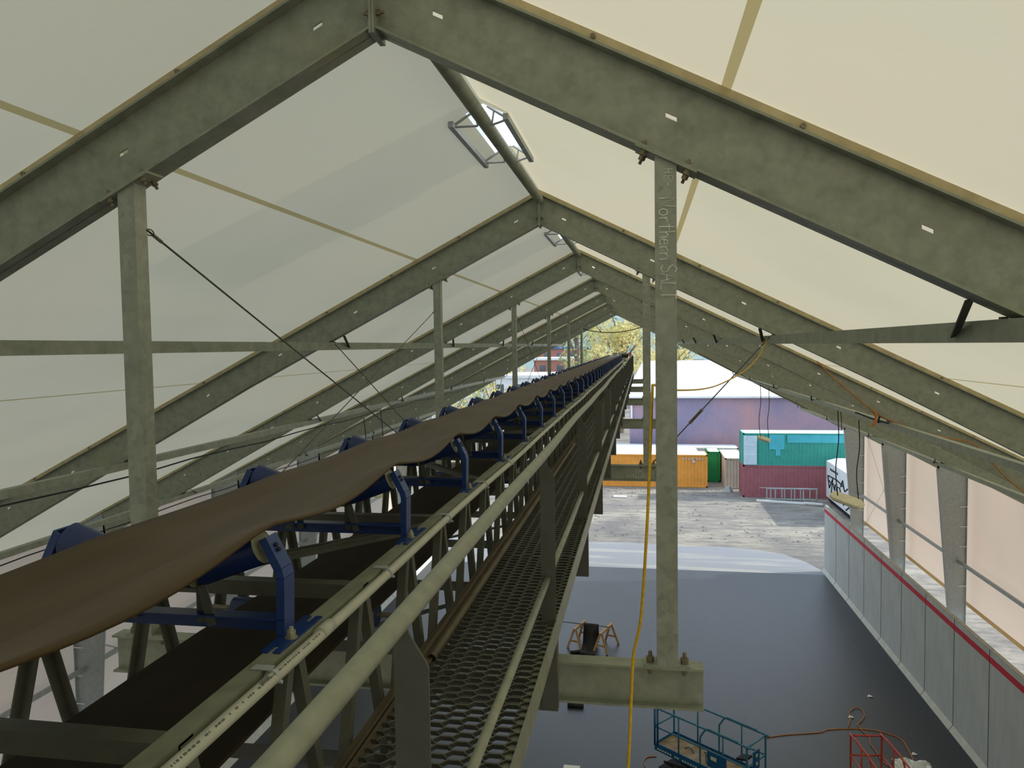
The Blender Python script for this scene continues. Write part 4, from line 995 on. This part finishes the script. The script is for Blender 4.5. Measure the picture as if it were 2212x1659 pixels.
for st_ in ([(.05, .62), (.12, .30), (.28, .62), (.20, .12), (.30, .25)], [(.05, .62), (.45, .66), (.75, .60)], [(.40, .10), (.46, .48), (.58, .50), (.66, .30), (.55, .12), (.42, .18)], [(.50, .36), (.56, .38), (.56, .28), (.50, .26), (.50, .36)],
            [(.62, .55), (.70, .75), (.78, .50), (.90, .62)], [(.74, .12), (.78, .40), (.90, .30), (.74, .22)], [(.84, .05), (.96, .18)], [(.10, .50), (.16, .48)], [(.30, .5), (.36, .34), (.40, .52)]):
    mb.tube([gx(*p_) for p_ in st_], .045, 6)
mb.build('graffiti', M['dark'], tr2)['label'] = 'black spray painted graffiti'
mb = MB()
for i in range(6): q0, q1 = gx(.14+i*.06, .80), gx(.18+i*.06, .86); mb.box(x0-.02, q1[1], q0[2], x0, q0[1], q1[2])
mb.build('small_lettering', M['dark'], tr2)
# ladder-like steel frame and white beams
e = empty('steel_rack', (11.6, 61, 0), 'grey welded ladder like rack standing before the red container', 'rack')
mb = MB()
for z in (.10, .95): mb.tube([(9.75, 61.2, z), (13.5, 61.2, z)], .05, 6)
mb.tube([(9.2, 61.2, 1.0), (13.6, 61.2, 1.0)], .03, 6)
for x in (9.75, 10.05, 10.4, 10.9, 11.1, 11.6, 11.85, 12.3, 12.5, 13.0, 13.5): mb.tube([(x, 61.2, 0), (x, 61.2, .98)], .05, 6)
mb.build('bars', M['galvlight'], e)
for i, (a_, b_, l) in enumerate((((8.9, 60.7, .08), (12.4, 59.9, .08), 'longer white beam lying on the dirt before the grey rack'), ((12.3, 60.0, .1), (13.6, 59.6, .1), 'short white beam lying beyond the long one near the wall end'))):
    mb = MB(); mb.bar(a_, b_, .22, .14); tag(mb.build('white_beam', M['white']), l, 'beam')
rr = random.Random(21); mb = MB()
for i in range(300):
    x, y = rr.uniform(-4, 13), rr.uniform(48, 63); s = rr.uniform(.03, .15)
    if x > 7: y = min(y, 58.8)
    elif rr.random() < .5: y = rr.uniform(62.5, 65.5)
    vs = [(x+s*math.cos(a_*1.05)*rr.uniform(.6, 1.3), y+s*math.sin(a_*1.05)*rr.uniform(.6, 1.3), -.01) for a_ in range(6)]+[(x, y, s*.5)]
    mb.add(vs, [(k_, (k_+1) % 6, 6) for k_ in range(6)])
tag(mb.build('yard_rubble', M['dirt']), 'low clods and stones scattered over the dirt yard', 'rubble', kind='stuff')
mb = MB(); c = at(1338, 1073, Z=0); mb.box(c.x-.5, c.y-.3, 0, c.x+.6, c.y+.3, .06); tag(mb.build('white_board', M['white']), 'flat white board on the dirt near the orange container', 'board')
mb = MB(); c = at(1573, 1060, Z=.1); vs = [(c.x+.45*math.cos(i), c.y+.35*math.sin(i), 0) for i in range(6)]+[(c.x+.2*math.cos(i), c.y+.2*math.sin(i), .45) for i in range(6)]
mb.add(vs, [(i, (i+1) % 6, 6+(i+1) % 6, 6+i) for i in range(6)]+[tuple(range(6, 12))]); tag(mb.build('grey_boulder', M['galvlight']), 'grey wrapped lump on the dirt before the beige container', 'rock')

# purple building
pb = empty('purple_building', (5, 78, 0), 'long purple and pink sided building with bright white metal roof', 'building')
bx0, bx1, by0, by1 = -1.2, 24.0, 75.5, 94.0; ez = 7.35
mb = MB(); n_ = 130; st = (bx1-bx0)/n_; vs = []
for i in range(n_+1):
    for q in ((0, .0), (.5, .05)):
        x = bx0+min(i+q[0], n_)*st; vs += [(x, by0-q[1], 0), (x, by0-q[1], ez)]
mb.add(vs, [(2*i, 2*i+2, 2*i+3, 2*i+1) for i in range(len(vs)//2-1)]); mb.box(bx0, by0+.05, 0, bx1, by1, ez-.02); mb.build('siding', M['purple'], pb)
mb = MB(); rz, ry = 10.6, 88.0
V = [(bx0-.4, by0-.5, ez), (bx1, by0-.5, ez), (14.6, ry, rz), (-.2, ry, rz), (bx0-.4, by1, ez), (bx1, by1, ez)]
V[1] = (15.2, by0-.5, ez)
V += [(bx1, by0-.5, ez-.1), (15.2, by0-.5, ez-.1), (bx0-.4, by0-.5, ez-.25), (15.2, by0-.5, ez-.25)]
mb.add([(bx0-.4, by0-.5, ez), (bx1, by0-.5, ez), (8.2*88/75+.4, ry, rz), (0.2, ry, rz), (bx0-.4, by1, ez), (bx1, by1, ez)], [(0, 1, 2, 3), (3, 2, 5, 4), (0, 3, 4), (1, 5, 2)])
mb.box(bx0-.4, by0-.52, ez-.18, bx1, by0-.45, ez); mb.build('roof', M['roofwhite'], pb)
mb = MB()
for (u0, v0, u1, v1) in ((1363, 870, 1385, 875), (1353, 903, 1364, 912)):
    a_, b_ = at(u0, v0, Y=75.3), at(u1, v1, Y=75.3); mb.box(a_.x, 75.2, b_.z, b_.x, 75.4, a_.z)
mb.box(at(1362, 870, Y=75.3).x, 75.2, at(0, 912, Y=75.3).z, at(1366, 870, Y=75.3).x, 75.4, at(1362, 866, Y=75.3).z)
mb.build('white_window_frame', M['white'], pb)

def far_building(x0, x1, y, z0, z1, wallm, roofm, label, depth=14, band=None):
    e = empty('far_building', ((x0+x1)/2, y, 0), label, 'building', 'buildings beyond the yard')
    mb = MB(); mb.box(x0, y, 0, x1, y+depth, z1); mb.build('walls', M[wallm], e)
    mb = MB(); mb.box(x0-.4, y-.4, z1, x1+.4, y+depth+.4, z1+.45); mb.build('roof', M[roofm], e)
    n = max(2, int((x1-x0)/3)); 
    for i in range(n):
        xx = x0+(x1-x0)*(i+.5)/n; mb = MB(); mb.box(xx-.6, y-.06, z1-2.2, xx+.6, y+.02, z1-1.0); mb.build('window', M['glass'], e)
    return e
far_building(-21.5, -14.5, 150, 0, 9.6, 'brick', 'roofwhite', 'brick building with white roof seen low between left posts')
far_building(-25, -9, 185, 0, 11.7, 'brick', 'roofblue', 'long brick building with blue roof behind the white roofed one')
far_building(-34, -11, 118, 0, 7.4, 'c_white', 'roofwhite', 'low white flat roofed building left of the big yellow tree')
far_building(9.5, 22, 150, 0, 8.2, 'brick', 'roofwhite', 'distant building whose roof carries grey air units, above the white roof')
e = empty('roof_unit', (13.5, 152, 8.7), 'pale grey rooftop air unit beyond the white metal roof', 'air unit')
a_ = at(1490, 790, Y=150); mb = MB(); b_ = at(1520, 775, Y=150); mb.box(a_.x, 150, a_.z-1, b_.x, 154, b_.z); mb.box(b_.x, 151, a_.z-1, at(1543, 785, Y=150).x, 154, at(1543, 783, Y=150).z); mb.build('cabinet', M['galvlight'], e)

# trees
def tree(x, y, hgt, rad, mat, label, seed, n=1500, leaf=.34, base=.25, name='tree'):
    rr = random.Random(seed); e = empty(name, (x, y, 0), label, 'tree', 'trees beyond the yard')
    t = MB(); t.tube([(x, y, 0), (x+.2, y, hgt*.35), (x, y, hgt*.62)], [rad*.07, rad*.05, rad*.025], 8)
    tips = []
    for i in range(14):
        a_ = rr.uniform(0, 6.28); z0 = hgt*rr.uniform(.28, .55); rl = rad*rr.uniform(.5, .9); p0 = Vector((x+.1, y, z0)); p2 = Vector((x+rl*math.cos(a_), y+rl*math.sin(a_), min(hgt*.93, z0+hgt*rr.uniform(.15, .4))))
        p1 = p0.lerp(p2, .5)+Vector((0, 0, rad*.12)); t.tube([p0, p1, p2], [rad*.025, rad*.015, rad*.006], 5); tips += [p1, p2]
    t.build('trunk', M['bark'], e)
    cl = []
    for i in range(34):
        a_ = rr.uniform(0, 6.28); q = rr.uniform(0, 1); zz = base+(1-base)*q; rmax = rad*math.sin(math.pi*min(1, .18+.80*(1-q)**.8))*.9
        rd = rmax*math.sqrt(rr.random()); cl.append((x+rd*math.cos(a_), y+rd*math.sin(a_), hgt*zz-rad*.1, rad*rr.uniform(.16, .34)))
    f = MB()
    for i in range(n):
        c = cl[rr.randrange(len(cl))]; v = Vector((rr.gauss(0, 1), rr.gauss(0, 1), rr.gauss(0, .8))).normalized()*c[3]*rr.uniform(.6, 1.1)
        p_ = Vector(c[:3])+v; s = leaf*rr.uniform(.5, 1.2); a1 = Vector((rr.gauss(0, 1), rr.gauss(0, 1), rr.gauss(0, 1))).normalized(); b1 = a1.orthogonal().normalized()
        f.add([p_-a1*s*.5, p_+b1*s*.35, p_+a1*s*.5, p_-b1*s*.35], [(0, 1, 2, 3)])
    f.build('foliage', M[mat], e)
tree(-2.9, 107, 23.0, 6.6, 'leafy', 'big yellow autumn tree filling the gable opening above the conveyor', 1, 4600, .50)
tree(-12.4, 142, 25, 5.6, 'leafg', 'green tree just left of the big yellow one', 2, 2600, .5)
tree(5.0, 124, 19.5, 5.2, 'leafy', 'yellow tree glimpsed between the two right posts', 3, 2000, .5)
tree(-4.3, 82, 12.4, 1.9, 'leafy', 'small bright yellow tree low beside the sixth left post', 4, 900, .35)
tree(.9, 98.5, 12.6, 2.0, 'leafy', 'small yellow tree just right of the drive motor', 14, 900, .38)
tree(-13.0, 66, 12.3, 2.6, 'leafy', 'yellow leafed tree low beside the third left post', 5, 1500, .32)
tree(-16.8, 62, 10.6, 3.0, 'leafy', 'golden tree seen through the low left end of the gable', 6, 1600, .30)
tree(-19.5, 58, 8.3, 2.4, 'leafg', 'green bush showing above the belt at the far left gable corner', 7, 1300, .28, .05)
tree(-17.5, 78, 10.5, 2.2, 'leafg', 'green tree behind the yellow leafed one on the left', 8, 1100, .32)
for i, (x, y, h_, r_, mt_) in enumerate(((-26, 222, 22, 8, 'leafg'), (-44, 225, 20, 8, 'leafy'), (-8, 235, 22, 8, 'leafd'), (10, 215, 17, 7, 'leafd'), (25, 225, 16, 7, 'leafg'), (42, 230, 17, 8, 'leafd'), (60, 240, 19, 8, 'leafg'))):
    tree(x, y, h_, r_, mt_, ['distant hazy tree behind the blue roofed building', 'distant yellow tree at the far left of the gable opening', 'distant dark tree behind the big yellow one', 'distant dark tree right of the right posts', 'distant green tree above the white roof', 'distant dark tree near the right rafters', 'distant green tree hidden behind the right rafters'][i], 40+i, 1400, 1.1)
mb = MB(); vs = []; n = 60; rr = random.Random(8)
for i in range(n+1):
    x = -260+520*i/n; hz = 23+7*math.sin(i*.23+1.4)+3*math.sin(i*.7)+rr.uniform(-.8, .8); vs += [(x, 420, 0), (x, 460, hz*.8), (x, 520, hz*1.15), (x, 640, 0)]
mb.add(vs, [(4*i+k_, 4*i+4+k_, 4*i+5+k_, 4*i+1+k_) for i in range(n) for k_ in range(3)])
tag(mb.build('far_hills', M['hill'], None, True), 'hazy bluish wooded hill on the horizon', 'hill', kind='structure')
mb = MB(); c = at(1249, 785, Y=112); mb.tube([(c.x, 112, 0), (c.x, 112, 13.6)], .12, 8); mb.bar((c.x-1.1, 112, 12.9), (c.x+1.1, 112, 12.9), .1, .1)
tag(mb.build('utility_pole', M['bark']), 'thin utility pole beside the far brick buildings', 'pole')
